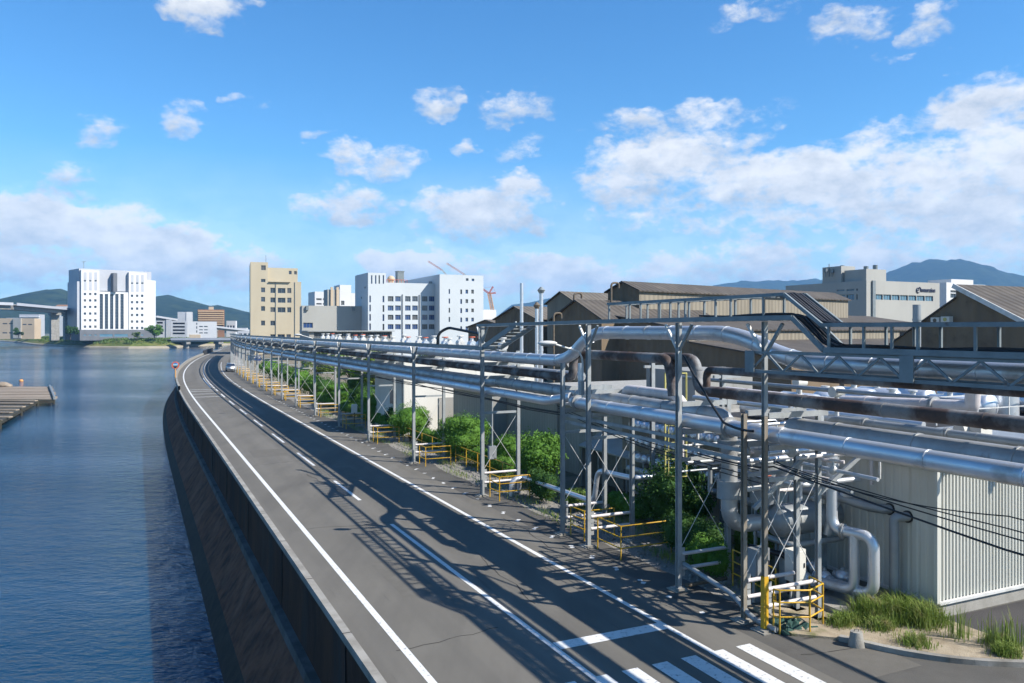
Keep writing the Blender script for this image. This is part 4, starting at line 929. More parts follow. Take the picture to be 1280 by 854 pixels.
stack('stubby pale square-topped flue in front of the right brown gable', 1146, 420, 381, 50, .24, M['silver_grey'])
for (px, yb, yt, Y, lab) in ((717.5, 382, 366.5, 100, 'dark gooseneck vent beside the ochre shed'), (764, 372, 353.5, 94, 'dark gooseneck vent at the left end of the longest shed'), (692, 402, 391.5, 84, 'dark gooseneck vent on the broad brown gable')):
    a = at(px, yt, Y); b = V((a.x, a.y, 0)); r = Y*.0022
    m = MB(); m.tube(fillet([b, a, a+N2*r*5, a+N2*r*5-V((0, 0, r*3))], r*3, 5), r*.6, 8); tag(m.build('vent_pipe', M['rust2'], None, b), lab, 'vent')
# ================================================================ pipe rack frames
ORD = ['first', 'second', 'third', 'fourth', 'fifth', 'sixth', 'seventh', 'eighth', 'ninth', 'tenth', 'eleventh', 'twelfth', 'thirteenth', 'fourteenth', 'fifteenth',
       'sixteenth', 'seventeenth', 'eighteenth', 'nineteenth', 'twentieth', 'twenty-first', 'twenty-second', 'twenty-third', 'twenty-fourth', 'twenty-fifth', 'twenty-sixth', 'twenty-seventh', 'twenty-eighth', 'twenty-ninth', 'thirtieth', 'thirty-first', 'thirty-second']
FR = [-.7, .05, 2.8, 7.9, 9.75, 17.3, 27.2, 36.9, 45.6, 54.8, 64.2, 72.6, 80.2, 87.3, 94.5, 102, 110, 118, 126, 134, 142, 150, 158, 166, 175, 184, 194, 204, 215, 226]
OF, OB = 8.5, 10.3
def frame(i, s):
    t, n = TN(s); near = s < 60; vf = s > 110
    tall = s in (-.7, 2.8, 7.9, 17.3)
    hf = 7.72 if tall else (5.46 if i == 1 else (6.3 if i == 4 else 6.6)); hb = 6.55 if s > 12 else 5.45
    lab = ('grey pipe rack frame, %s back from the crosswalk' % ORD[i])
    if i == 0: lab = 'tall pipe rack frame with a yellow painted brown front post, nearest the crosswalk'
    B = thing('pipe_rack_frame', lab, 'pipe rack', W(s, OF), 'frames carrying the pipes')
    w = .15 if i > 4 else (.135 if i > 1 else .115)
    fmat = M['steel'] if i > 1 else M['post_brown']
    for o, h, mt in ((OF, hf, fmat), (OB, hb, M['steel'])):
        m = MB()
        if near and o == OF and i < 2: m.hbeam(W(s, o, .02), W(s, o, min(h, 5.35)), w)
        elif near: m.hbeam(W(s, o, .02), W(s, o, h), w)
        else: m.bar(W(s, o, .02), W(s, o, h), w*.9)
        post = m.build('post', mt, B)
        if i == 0 and o == OF:
            m = MB(); m.hbeam(W(s, o, 5.36), W(s, o, h), .11); m.build('upper_post', M['steel'], B)
            m = MB(); m.box(W(s, o, .68), w+.02, w+.02, 1.36, t); m.build('yellow_foot', M['yellow'], post)
        if near:
            m = MB(); m.box(W(s, o, .03), .36, .36, .06, t); m.box(W(s, o, .0), .5, .5, .05, t); m.build('base_plate', M['conc'], post)
    zs = [(.6, 'pinkwhite', .10), (1.02, 'pinkwhite', .10), (3.75, 'steel', .1), (4.55, 'steel', .14), (5.36, 'steel', .14), (5.98, 'steel', .14)]
    if tall and s < 10: zs.append((7.02, 'steel', .12))
    if vf: zs = [zs[1], zs[2], zs[3], zs[5]]
    for z, mt, ww in zs:
        if z > hb-.05 or z > hf-.05: continue
        m = MB()
        if mt == 'pinkwhite': m.tube([W(s, OF+.1, z), W(s, OB-.1, z)], .055, 8)
        else: m.bar(W(s, OF+.095, z), W(s, OB-.095 if z < 5 else OB+.3, z), ww*.8, ww)
        m.build('cross_beam', M[mt], B)
    if not vf:
        for (za, zb) in ((1.25, 3.6), (3.6, 1.25)):
            m = MB(); dd = -.012 if za < zb else .012
            m.tube([W(s+dd, OF+.1, za), W(s+dd, OB-.1, zb)], .010, 6); m.build('brace', M['white_steel'], B)
    if near:
        m = MB()
        for z in (.6, 1.02): m.box(W(s, OF+.14, z-.02), .012, .16, .4, t)
        m.build('gusset_plate', M['steel'], B)
    if tall:
        for q in (-1, 1):
            m = MB(); m.bar(W(s, OF, hf-.85), W(s+q*.62, OF, hf-.06), .07); m.build('knee_brace', M['white_steel'] if q > 0 else M['steel_dark'], B)
    elif near and i > 4:
        for q in (-1, 1):
            m = MB(); m.bar(W(s, OF, hf-.8), W(s+q*.6, OF, hf-.02), .07); m.build('knee_brace', M['white_steel'] if q > 0 else M['steel_dark'], B)
    return B
for i, s in enumerate(FR): frame(i, s)

# ================================================================ pipes
def rel(p): return W(*p)
def dense(P, step=3.0):
    out = []
    for a, b in zip(P[:-1], P[1:]):
        n = max(1, int(abs(b[0]-a[0])/step))
        for k in range(n): out.append(tuple(a[j]+(b[j]-a[j])*k/n for j in range(3)))
    out.append(P[-1]); return out
def pipe(label, P, r, mt, fil=.5, rings=1.5, n=14, name='pipe', flanges=(), fm=None, group=None):
    pts = fillet([rel(p) for p in dense(P)], fil, 6)
    m = MB(); m.tube(pts, r, n, True, rings); o = m.build(name, M[mt], None, pts[0]); tag(o, label, 'pipe', group)
    for (a, b) in flanges:
        m = MB(); a, b = rel(a), rel(b); d = (b-a).normalized(); m.cyl(a-d*.05, a-d*.008, r*1.35, None, 16); m.cyl(a+d*.008, a+d*.05, r*1.35, None, 16)
        fl = m.build('flange', M[fm or 'silver_dull'], o)
    return o
pipe('thickest silver pipe, highest on the rack, stepping down at both ends of its raised part', [(-14, 9.2, 6.68), (-1.0, 9.2, 6.7), (1.15, 9.2, 7.42), (8.9, 9.2, 7.42), (10.6, 9.2, 6.34), (14, 9.2, 6.32), (60, 9.2, 6.3), (232, 9.2, 6.3)], .22, 'silver', 1.0, 1.25)
pipe('lowest front silver pipe, running in the near half of the rack', [(-14, 8.84, 4.87), (9.6, 8.84, 4.87), (10.1, 9.25, 4.83), (10.6, 9.6, 4.8)], .21, 'silver', .5, 2.0, flanges=[((9.2, 8.84, 4.87), (9.0, 8.84, 4.87)), ((1.0, 8.84, 4.87), (.8, 8.84, 4.87))])
pipe('lowest front silver pipe, running in the far half of the rack', [(10.35, 9.2, 4.98), (11.6, 8.84, 4.74), (18, 8.84, 4.74), (60, 8.84, 4.76), (232, 8.84, 4.76)], .18, 'silver', .5, 2.0)
pipe('silver pipe behind the lowest one, turning straight down beside the vessel', [(232, 9.4, 5.05), (60, 9.4, 5.05), (19.8, 9.4, 4.98), (17.6, 9.4, 5.12), (13, 9.45, 5.1), (1.8, 9.5, 5.03), (1.8, 9.5, 2.0), (1.4, 11.6, 2.0)], .235, 'silver_dull', .5, 1.8)
pipe('broad dull grey pipe with a flattened lagging behind the lowest silver pipe', [(-14, 9.72, 4.95), (-.4, 9.72, 4.95)], .30, 'silver_dull', .4, 2.2, 16)
pipe('thin pale lilac pipe above the broad grey pipe', [(-14, 10.5, 5.22), (-.9, 10.5, 5.22), (-.7, 10.5, 4.5)], .1, 'silver_grey', .3, 2.6, flanges=[((-4.2, 10.5, 5.22), (-4, 10.5, 5.22)), ((-2.0, 10.5, 5.22), (-2.2, 10.5, 5.22))])
pipe('dark rusty pipe at mid height in the near half, turning up behind the third post', [(-14, 9.75, 5.68), (3.55, 9.75, 5.68), (3.55, 9.75, 6.62), (5.2, 9.75, 6.62)], .165, 'rust', .45, 2.4)
pipe('long brown rusty pipe of the far half, raised over the near end by two elbows', [(232, 9.6, 5.65), (60, 9.6, 5.65), (10.9, 9.6, 5.65), (10.9, 9.6, 6.6), (4.6, 9.5, 6.6), (4.4, 9.5, 5.45)], .17, 'rust', .42, 2.4)
pipe('short white pipe bridging over the lower pipes with a rusty left elbow', [(7.8, 9.95, 4.75), (7.8, 9.95, 5.42), (4.75, 9.95, 5.42), (4.2, 9.95, 4.8)], .17, 'pinkwhite', .45, 3)
pipe('thin maroon pipe right under the girder', [(-14, 8.95, 6.38), (2.1, 8.95, 6.38), (2.1, 8.95, 5.9)], .11, 'rust', .3, 0)
pipe('thin silver vertical pipe beside the street lamp', [(9.3, 9.0, 6.3), (9.3, 9.0, 5.15)], .1, 'silver', .2, 0)
pipe('low grey pipe along the verge between the two nearest tall posts', [(2.7, 8.62, .75), (.5, 8.58, .5), (-.2, 8.52, .15), (-1.0, 8.6, .1)], .07, 'silver_grey', .3, 0)
pipe('rusty bottom pipe lying across the foot of the third frame', [(2.7, 8.7, .12), (2.75, 10.2, .12)], .06, 'rust2', .2, 0)
pipe('silver pipe with two bends crossing behind the hedge towards the grey wall', [(17.0, 10.2, .05), (16.9, 10.2, .85), (14.8, 10.2, .85), (10.6, 10.35, .85), (10.4, 10.4, 2.1), (8.0, 10.4, 2.2), (7.8, 13, 2.2)], .1, 'silver', .35, 0)
pipe('silver pipe elbow stub standing in the gravel by the sixth frame', [(16.6, 9.65, .02), (16.6, 9.65, .75), (16.6, 10.3, .8)], .13, 'silver', .4, 0)
pipe('pale tan pipe with rust in the machine yard behind the rack', [(8, 14.5, 5.25), (1, 14.5, 5.2), (-4, 14.5, 5.2)], .13, 'pinkwhite', .3, 2)
pipe('short bright white pipe ending in an elbow above the rusty pipe', [(-.5, 11.4, 5.6), (-3.95, 11.4, 5.75), (-4.15, 11.4, 5.75), (-4.2, 11.4, 6.4)], .16, 'pinkwhite', .3, 1.6, flanges=[((-3.2, 11.4, 5.72), (-3.0, 11.4, 5.71))])
pipe('white pipe in the yard seen under the rusty pipe at the right border', [(-4.6, 13.3, 5.75), (-12, 13.3, 5.75)], .07, 'pinkwhite', .2, 0)
pipe('horizontal white pipe between rusty pipe and broad grey pipe', [(-1.0, 11.6, 4.75), (-4.6, 11.6, 4.95)], .07, 'pinkwhite', .2, 0)
pipe('slim silver pipe running level above the machine yard', [(9, 13.2, 5.7), (-3, 13.2, 5.7)], .07, 'silver_grey', .2, 0)
pipe('second slim silver pipe running level above the machine yard, lower', [(9, 13.9, 4.9), (-1, 13.9, 4.9)], .09, 'silver', .2, 0)
pipe('added silver pipe, unseen behind the long brown rusty pipe', [(232, 10.32, 5.66), (60, 10.32, 5.66), (11.5, 10.32, 5.66)], .19, 'silver_dull', .4, 2.4)  # unseen pipe added to thicken the rack's shadow on the road
pipe('added grey pipe, unseen behind the double lowest pipes', [(232, 9.95, 5.02), (60, 9.95, 5.02), (2.5, 9.95, 5.02)], .22, 'silver_dull', .4, 2.0)  # added out of sight, closes gaps in the road shadow
pipe('added grey pipe tucked unseen behind the thickest silver pipe', [(232, 9.72, 6.22), (60, 9.72, 6.22), (11.3, 9.72, 6.22)], .19, 'silver_dull', .4, 2.4)  # extra unseen pipe, put in to fill the shadow band
for (o0, z0, lab) in ((8.98, 4.42, 'upper'), (9.15, 4.33, 'middle'), (9.3, 4.4, 'lower')):
    P = [(60-3*k, o0, z0-.12*abs(math.sin(k*1.1+o0*9))) for k in range(15)]+[(14, o0, z0-.15), (11, o0, z0-.1)]
    m = MB(); m.tube([rel(p) for p in P], .022, 6); tag(m.build('cable', M['cable_grey'], None, rel(P[0])), '%s of three sagging dark cables under the far silver pipe' % lab, 'cable')
for k, (zA, zB, lab) in enumerate(((4.6, 3.85, 'topmost of the three sagging black cables above the hedges'), (4.5, 3.65, 'middle one of the three sagging black cables above the hedges'), (4.42, 3.5, 'lowest of the three sagging black cables above the hedges'))):
    P = [(11-1.1*q, 8.95+.06*k, zA+(zB-zA)*q/10-.22*math.sin(q/10*3.1416)) for q in range(11)]
    m = MB(); m.tube([rel(p) for p in P], .015, 6); tag(m.build('cable', M['cable_grey'], None, rel(P[0])), lab, 'cable')
for (z, lab) in ((4.36, 'upper'), (4.12, 'lower')):
    m = MB(); m.bar(W(9.9, 8.72, z), W(.1, 8.72, z-.02), .07, .1); tag(m.build('cable_rail', M['steel'], None, W(5, 8.72, z)), '%s of two grey steel rails under the lowest front pipe' % lab, 'rail')
# small piping between the rack and the machines
rp = random.Random(17); PLACES = ['by the lamp post', 'behind the second near post', 'over the conifer bush', 'beside the caged ladder', 'above the vessel', 'by the upright tank', 'in front of the drum bank', 'behind the brown post']
for k in range(24):
    s = -1.2+k*.24+rp.uniform(-.15, .15); z = rp.choice((3.1, 3.5, 3.95, 4.3, 4.62)); mt = ('silver', 'pinkwhite', 'white_steel', 'silver_grey')[k % 4]; r = rp.choice((.035, .05, .07))
    o1 = rp.uniform(12.2, 13.6); side = rp.choice((-1, 1))*rp.uniform(.4, 1.3)
    P = [(s, 8.95+rp.uniform(0, .5), z), (s, o1, z), (s, o1, z-rp.uniform(.5, 1.6))] if k % 3 else [(s-1.4, 10.2+rp.uniform(0, 1.8), z), (s+1.2, 10.4, z), (s+1.2, 10.4, z-1.0)]
    pipe('small %s pipe %s, %s from the lowest front corner' % ({'silver': 'silver', 'pinkwhite': 'faded white', 'white_steel': 'white', 'silver_grey': 'grey'}[mt], PLACES[k % 8], ORD[k]), P, r, mt, .12, 0, 8, group='small piping between rack and machines')
    if k % 2 == 0:
        q = W(P[0][0], P[0][1]+.8, z) if k % 3 else W(s, 10.3, z)
        B = thing('valve', 'hand valve on a thin pipe %s, %s along the rack' % (PLACES[k % 8], ORD[k//2]), 'valve', q, 'hand valves on the small piping'); m = MB(); m.ball(q, r*2.2, r*2.2, r*2.4, 10, 6); m.cyl(q, q+V((0, 0, r*5)), r*.6, None, 8); m.build('body', M['white_steel'], B)
        m = MB(); m.tube([q+V((math.cos(a)*r*2.4, math.sin(a)*r*2.4, r*5)) for a in np.linspace(0, 6.2832, 11)], r*.35, 5); m.build('handwheel', M['red_orange'] if k % 4 else M['white_steel'], B)
# heavy cables leaving to the right below the main pipe
def cable(label, P, r, mt='black', sag=0.0):
    pts = []
    for a, b in zip(P[:-1], P[1:]):
        for k in range(9): q = k/9; p = V(a).lerp(V(b), q); p.z -= sag*4*q*(1-q); pts.append(p)
    pts.append(V(P[-1])); m = MB(); m.tube(pts, r, 7); return tag(m.build('power_cable', M[mt], None, pts[0]), label, 'cable')
cable('thickest black power cable running off to the right below the main pipe', [W(2.0, 8.55, 4.05), W(.0, 8.7, 3.98), W(-.9, 8.6, 4.12), W(-7, 8.2, 3.62), W(-14, 7.9, 3.5)], .021, sag=.02)
cable('black cable with tied loops, just above the thickest power cable', [W(-.9, 8.6, 4.2), W(-7, 8.25, 3.85), W(-14, 8, 3.8)], .014, sag=.05)
cable('middle thin black cable of the sagging bundle under the main pipe', [W(-.9, 8.6, 4.24), W(-7, 8.3, 3.98), W(-14, 8, 3.95)], .012, sag=.07)
cable('uppermost wavy thin cable just under the main pipe', [W(-.9, 8.6, 4.3), W(-3.0, 8.5, 4.02), W(-7, 8.3, 4.2), W(-14, 8.2, 4.3)], .012, sag=.1)
cable('black hose hanging in a slope from the raised pipe to the brown post', [W(3.6, 9.0, 6.95), W(2.9, 8.75, 6.75), W(.8, 8.45, 5.05), W(-.4, 8.4, 4.95)], .035, sag=.05)
m = MB(); m.tube(fillet([at(547, 431, 40), at(547.5, 417, 40), at(560, 409.5, 40), at(603, 418, 37.5)], 1.2, 8), .07, 8); tag(m.build('hose', M['black'], None, at(547, 431, 40)), 'black bent hose arching over the tray before the works building', 'hose')

# ================================================================ cable trays, catwalk, stairs, girder
def profile(pts, s):
    return float(np.interp(s, [p[0] for p in pts], [p[1] for p in pts]))
LOW = [(-14, 7.04), (-2.8, 7.06), (-1.85, 7.80), (6, 7.80), (17.5, 7.72)]
UPP = [(-14, 7.58), (-2.75, 7.62), (-1.6, 8.36), (6.3, 8.36)]
T = thing('cable_tray', 'two-tier grey cable tray on top of the near rack frames', 'cable tray', W(0, 8.6, 7))
def tray(pts, s0, s1, o0, o1, h, mt, nm):
    m = MB(); ks = sorted([s0, s1]+[p[0] for p in pts if s0 < p[0] < s1])
    for a, b in zip(ks[:-1], ks[1:]):
        for o in (o0, o1): m.bar(W(a, o, profile(pts, a)), W(b, o, profile(pts, b)), .06, h)
        n = max(1, int((b-a)/.5))
        for k in range(n):
            s = a+(b-a)*(k+.5)/n; z = profile(pts, s)-h*.35; m.bar(W(s, o0+.03, z), W(s, o1-.03, z), .06, .03)
    return m.build(nm, M[mt], T)
tray(LOW, -14, 17.4, 8.28, 8.95, .12, 'steel_dark', 'lower_tray')
tray(UPP, -14, 6.3, 8.28, 8.95, .085, 'steel_dark', 'upper_tray')
for s in (-12.5, -11, -9, -7.6, -6.4, -5.2, -4.6, -3.9, -2.95, -.9, .3, .9, 2.2, 2.9, 3.4, 4.4, 5.0, 6.2):
    m = MB(); m.bar(W(s, 8.28, profile(LOW, s)+.02), W(s, 8.28, profile(UPP, s)-.02), .05); m.build('post', M['steel_dark'], T); m = MB(); m.bar(W(s, 8.95, profile(LOW, s)+.02), W(s, 8.95, profile(UPP, s)-.02), .05); m.build('post', M['steel_dark'], T)
for k in range(7):
    o = 8.42+.06*k; m = MB(); P = [W(s, o, profile(LOW, s)+.03+.02*math.sin(s*2+k*1.7)+.03*(k % 3)) for s in np.arange(-13.5, 2.0, .35)]; m.tube(P, .03, 6)
    tag(m.build('tray_cable', M['black'], None, P[0]), 'black cable lying in the lower tray, %s of seven counted from the road side' % ORD[k], 'cable', 'cables in the lower tray')
for k in range(5):
    o = 8.4+.1*k; m = MB(); P = [W(s, o, profile(UPP, s)+.01+.01*math.sin(s*1.4+k*2)) for s in np.arange(-13.5, -.6, .35)]; m.tube(P, .04, 6)
    tag(m.build('tray_cable', M['cable_grey'], None, P[0]), 'dark grey cable lying in the upper tray, %s of five counted from the road side' % ORD[k], 'cable', 'cables in the upper tray')
G = thing('lattice_girder', 'grey lattice girder under the low part of the cable tray', 'girder', W(-5, 8.4, 6.4))
for o in (8.33, 8.98):
    m = MB(); m.bar(W(-14, o, 6.95), W(-.45, o, 6.95), .06, .055); m.build('top_chord', M['steel_dark'], G)
    m = MB(); m.bar(W(-14, o, 6.48), W(-.45, o, 6.48), .06, .075); m.build('bottom_chord', M['steel_dark'], G)
    m = MB(); s = -13.6; up = True
    while s < -.9: m.bar(W(s, o, 6.52 if up else 6.92), W(s+.52, o, 6.92 if up else 6.52), .035, .05); up = not up; s += .55
    if o < 8.5: m.build('lattice', M['steel_dark'], G)
for s in (-.42, -4.95): m = MB(); m.box(W(s, 8.27, 6.72), .32, .03, .54, D2); m.build('gusset_plate', M['steel_dark'], G)
# far tray
T2 = thing('cable_tray', 'long low grey cable tray along the far half of the pipe rack', 'cable tray', W(60, 8.6, 6.68))
m = MB(); ss = list(np.arange(16.8, 120, 3))+list(np.arange(120, 232, 6))
for a, b in zip(ss[:-1], ss[1:]):
    for o in (8.3, 8.95): m.bar(W(a, o, 6.69), W(b, o, 6.69), .06, .17)
    if a < 70:
        for k in range(5): q = a+.6*k+.3; m.bar(W(q, 8.33, 6.63), W(q, 8.92, 6.63), .05, .03)
m.build('tray', M['steel_dark'], T2)
St = thing('steel_stair', 'short open steel stair with pale treads from the raised tray down to the far tray', 'stairs', W(16, 8.6, 6.7))
for o in (8.35, 9.25): m = MB(); m.bar(W(13.4, o, 7.76), W(16.9, o, 6.72), .05, .22); m.build('stringer', M['steel_dark'], St)
for k in range(7): m = MB(); q = (k+.5)/7; m.box(W(13.4+3.5*q, 8.8, 7.78-1.04*q), .28, .84, .035, D2); m.build('tread', M['silver_grey'], St)
m = MB(); m.bar(W(17.2, 8.3, 6.6), W(17.2, 8.3, 7.75), .06); m.bar(W(17.2, 8.3, 7.72), W(13, 8.3, 7.74), .05); m.build('handrail', M['steel_dark'], St)

# ================================================================ valves on the far part of the rack
def valve(i, s, o, z, red):
    B = thing('valve', 'small lagged %s valve on the pipe rack, %s of the row counted from the stair' % ('red-capped' if red else 'white', ORD[i]), 'valve', W(s, o, z), 'valves along the top of the rack')
    m = MB(); m.cyl(W(s-.22, o, z+.1), W(s+.22, o, z+.1), .19, None, 10); m.cyl(W(s, o, z+.1), W(s, o, z+.42), .1, None, 10); m.ball(W(s, o, z+.12), .24, .24, .2, 10, 6); m.build('body', M['white_steel'] if not red else M['silver'], B)
    m = MB()
    ring = [W(s, o, z+.47)+V((math.cos(a)*.16, math.sin(a)*.16, 0)) for a in np.linspace(0, 6.2832, 11)]; m.tube(ring, .03, 5); m.cyl(W(s, o, z+.4), W(s, o, z+.5), .05, None, 8); m.build('handwheel', M['red_orange'] if red else M['white_steel'], B)
for i, s in enumerate(np.linspace(18.6, 58, 27)):
    valve(i, s+random.uniform(-.3, .3), 9.85+random.uniform(-.25, .25), 6.62+random.uniform(-.05, .12), random.random() < .4)
m = MB(); m.bar(W(18, 9.85, 6.57), W(59, 9.85, 6.57), .4, .06); tag(m.build('valve_shelf', M['steel'], None, W(18, 9.85, 6.5)), 'narrow steel shelf under the row of valves', 'shelf')

# ================================================================ yellow guard rails round the frame feet
def guard(label, P, hs=(.38, .72, 1.06), base=0, mt='yellow', r=.022, sp=1.3):
    B = thing('guard_rail', label, 'guard rail', W(P[0][0], P[0][1], base), 'yellow guard rails along the rack')
    Q = [W(s, o, base) for (s, o) in P]
    for h in hs: m = MB(); m.tube([q+V((0, 0, h)) for q in Q], r, 8); m.build('rail', M[mt], B)
    for a, b in zip(Q[:-1], Q[1:]):
        n = max(1, int((b-a).length/sp+.4))
        for k in range(n): p = a.lerp(b, k/n); m = MB(); m.tube([p, p+V((0, 0, hs[-1]))], r, 8); m.build('post', M[mt], B)
    m = MB(); m.tube([Q[-1], Q[-1]+V((0, 0, hs[-1]))], r, 8); m.build('post', M[mt], B)
guard('yellow guard rail around the front of the frame with the yellow foot', [(-.9, 8.6), (-1.05, 8.66), (-1.35, 9.35), (-1.1, 10.05), (-.5, 10.2)], (.42, .78, 1.08))
guard('yellow guard rail running back between the brown post and the shrubs', [(.4, 9.9), (2.4, 10.15)])
guard('yellow corner guard rail with an open bay, just before the lamp post', [(7.45, 8.6), (6.0, 8.6), (6.0, 10.6)], (.38, .74, 1.1))
guard('yellow guard rail tucked between the lamp post frame and the next frame', [(9.5, 8.7), (8.6, 8.75), (8.6, 10.0)], (.4, .75, 1.05))
for i, s in enumerate(FR[5:20]):
    k = i+5; e = 1.4 if s < 60 else 1.2
    guard('yellow guard rail at the foot of the %s frame back from the crosswalk' % ORD[k], [(s-.35, 8.72), (s-e, 8.72), (s-e, 10.2)], (.4, .75, 1.05), r=.024 if s < 60 else .04)
guard('long yellow fence behind the gravel between the sixth and seventh frames', [(18.2, 10.65), (26.2, 10.65)], (.5, 1.0), sp=1.6)
guard('long yellow fence behind the gravel between the seventh and eighth frames', [(28.2, 10.65), (36, 10.65)], (.5, 1.0), sp=1.8)

# ================================================================ street lamps, signs, curve mirror
def lamp(label, s, z0, zt_, rot=1):
    B = thing('street_lamp', label, 'street lamp', W(s, 8.42, z0))
    m = MB(); m.tube(fillet([W(s, 8.38, z0), W(s, 8.38, zt_-.5), W(s, 8.25, zt_-.25), W(s, 7.3, zt_+.02)], .35, 6), .035, 8); m.build('arm', M['white_steel'], B)
    m = MB(); c = W(s, 7.0, zt_+.06); m.ball(c, .34, .17, .09, 14, 8)
    hd = m.build('lamp_head', M['white_steel'], B); 
    m = MB(); m.ball(c-V((0, 0, .05)), .26, .12, .07, 12, 6); m.build('lens', M['silver_grey'], hd)
    m = MB(); m.box(W(s, 8.34, z0+.35), .12, .16, .5, D2); m.build('control_box', M['silver_grey'], B)
lamp('street lamp on the near lamp post, its arm reaching over the road', 8.1, 5.15, 7.0)
lamp('far street lamp reaching over the road from the tenth frame', 54.6, 5.2, 7.05)
B = thing('road_sign', 'white and blue arrow road signs under a round white disc on the far rack', 'sign', W(104, 8.2, 4.4))
c = W(104, 8.15, 3.9); fx = (c-V((0, 0, CAMZ))); fx.z = 0; fx.normalize(); sx = V((fx.y, -fx.x, 0))
c = at(315.5, 440.6, c.y)
m = MB(); m.cyl(c-fx*.02, c+fx*.04, .38, None, 24); m.build('round_disc', M['sign_white'], B)
c2 = at(314.8, 447.6, c.y); m = MB(); m.box(c2, 1.15, .05, .75, sx); pl = m.build('sign_panel', M['sign_white'], B)
m = MB()
for k in (-.25, .1): m.ext([c2-fx*.04+sx*(k-.2)+V((0, 0, -.3)), c2-fx*.04+sx*(k-.08)+V((0, 0, -.3)), c2-fx*.04+sx*(k+.32)+V((0, 0, .3)), c2-fx*.04+sx*(k+.2)+V((0, 0, .3))], fx*.01)
m.build('stripe', M['office_grey'], pl)
c3 = at(322.6, 447.8, c.y); m = MB(); m.box(c3, .75, .05, .72, sx); p2 = m.build('sign_panel', M['sign_blue'], B)
m = MB(); m.bar(c3-fx*.04-sx*.2, c3-fx*.04+sx*.1, .1, .03); m.ext([c3-fx*.05+sx*.08+V((0, 0, .18)), c3-fx*.05+sx*.3, c3-fx*.05+sx*.08-V((0, 0, .18))], fx*.01); m.build('arrow', M['sign_white'], p2)
m = MB(); m.bar(c+V((0, 0, .3))+fx*.08, V((c2.x, c2.y, 0))+fx*.08, .07); m.build('post', M['steel'], B)
p = onz(219.3, 476, .03); B = thing('curve_mirror', 'round orange traffic mirror on a pole at the outside of the bend', 'traffic mirror', p)
m = MB(); m.cyl(p, p+V((0, 0, 2.6)), .09, None, 8); m.build('pole', M['orange'], B)
c = p+V((0, 0, 2.3)); dd = V((.25, -1, 0)).normalized(); m = MB(); m.cyl(c-dd*.03, c+dd*.05, .55, None, 20); m.build('rim', M['red_orange'], B)
m = MB(); m.ball(c+dd*.06, .42, .12, .42, 16, 8); m.build('mirror', M['mirror'], B)

# ================================================================ corrugated building and its pipes
def ribbed(m, O, f, g, Wd, z0, z1, pitch=.2, dp=.03, duty=.5):
    """trapezoid-ribbed sheet: f along, g inwards"""
    n = int(Wd/pitch); pr = []
    for k in range(n):
        t = k*pitch
        pr += [(t, 0), (t+pitch*duty*.8, 0), (t+pitch*duty, dp), (t+pitch*.9, dp)]
    pr.append((Wd, 0)); vs = []
    for (t, d) in pr:
        q = V((O[0], O[1]))+f*t+g*d; vs += [(q.x, q.y, z0), (q.x, q.y, z1)]
    m.add(vs, [(2*i, 2*i+2, 2*i+3, 2*i+1) for i in range(len(pr)-1)])
f2 = V(N2.xy); g2 = V(D2.xy)
O = W(-1.95, 13.15).xy; Bq = thing('machine_hall', 'pale ribbed metal building with a bright front at the right border', 'building', (*O, 0))
L1, L2, HQ = 14.0, 5.6, 3.85
m = MB(); m.prism([O-f2*.02-g2*.02, O+f2*L1-g2*.02, O+f2*L1+g2*L2, O-f2*.02+g2*L2], -.05, .36); m.build('foundation', M['conc'], Bq)
m = MB(); ribbed(m, O, f2, g2, L1, .42, HQ, .135, .035, .45); m.build('front_wall', M['pale_clad'], Bq)
m = MB(); S = O+g2*L2; ribbed(m, S, -g2, f2, L2, .42, HQ, .27, .02, .7); m.build('side_wall', M['pale_clad'], Bq)
m = MB(); e = O+f2*L1; m.add([(*S, 0), (*(S+f2*L1), 0), (*(S+f2*L1), HQ), (*S, HQ)], [(3, 2, 1, 0)]); m.add([(*e, 0), (*(e+g2*L2), 0), (*(e+g2*L2), HQ), (*e, HQ)], [(0, 1, 2, 3)]); m.build('rear_wall', M['pale_clad'], Bq)
m = MB(); m.prism([O-f2*.12-g2*.12, O+f2*(L1+.1)-g2*.12, O+f2*(L1+.1)+g2*(L2+.1), O-f2*.12+g2*(L2+.1)], HQ+.003, HQ+.1); m.build('roof', M['silver_grey'], Bq)
m = MB(); q = O-f2*.06-g2*.06; m.box((*q, HQ/2+.2), .1, .1, HQ-.42, N2); m.build('corner_trim', M['pale_clad'], Bq)
m = MB(); m.bar((*(O-g2*.05), .39), (*(e-g2*.05), .39), .1, .07); m.bar((*(O-f2*.05-g2*.05), .392), (*(S-f2*.05), .392), .1, .07); m.build('base_flashing', M['white_steel'], Bq)
# wall pipes
pipe('silver elbow pipe rising from the ground into the side of the ribbed building', [(-.95, 12.8, .02), (-.95, 12.8, 2.4), (-1.0, 12.85, 2.46), (-1.1, 13.16, 2.47)], .13, 'silver_grey', .28, 0)
c = W(-1.75, 13.13, 2.46); 
pipe('level grey pipe bending into the side of the ribbed building', [(2.0, 12.2, 2.75), (.5, 12.5, 2.72), (0, 12.75, 2.58), (-.48, 12.95, 2.56), (-.53, 13.16, 2.56)], .13, 'silver_grey', .35, 0)
for (s, z, lab) in ((-1.1, 2.47, 'right'), (-.53, 2.56, 'left')):
    m = MB(); t, n = TN(s); c = W(s, 13.14, z); m.cyl(c+n*.02, c-n*.02, .165, None, 20); o = m.build('wall_collar', M['black'], Bq)
pipe('silver pipe dropping from the rack into a loop before the ribbed wall', [(.06, 11.6, 4.6), (.06, 11.6, 2.05), (-1.06, 11.9, 2.05), (-1.06, 11.9, .5), (.3, 11.7, .5)], .15, 'silver', .38, 0, flanges=[((-.25, 11.68, 2.05), (-.4, 11.72, 2.05))])
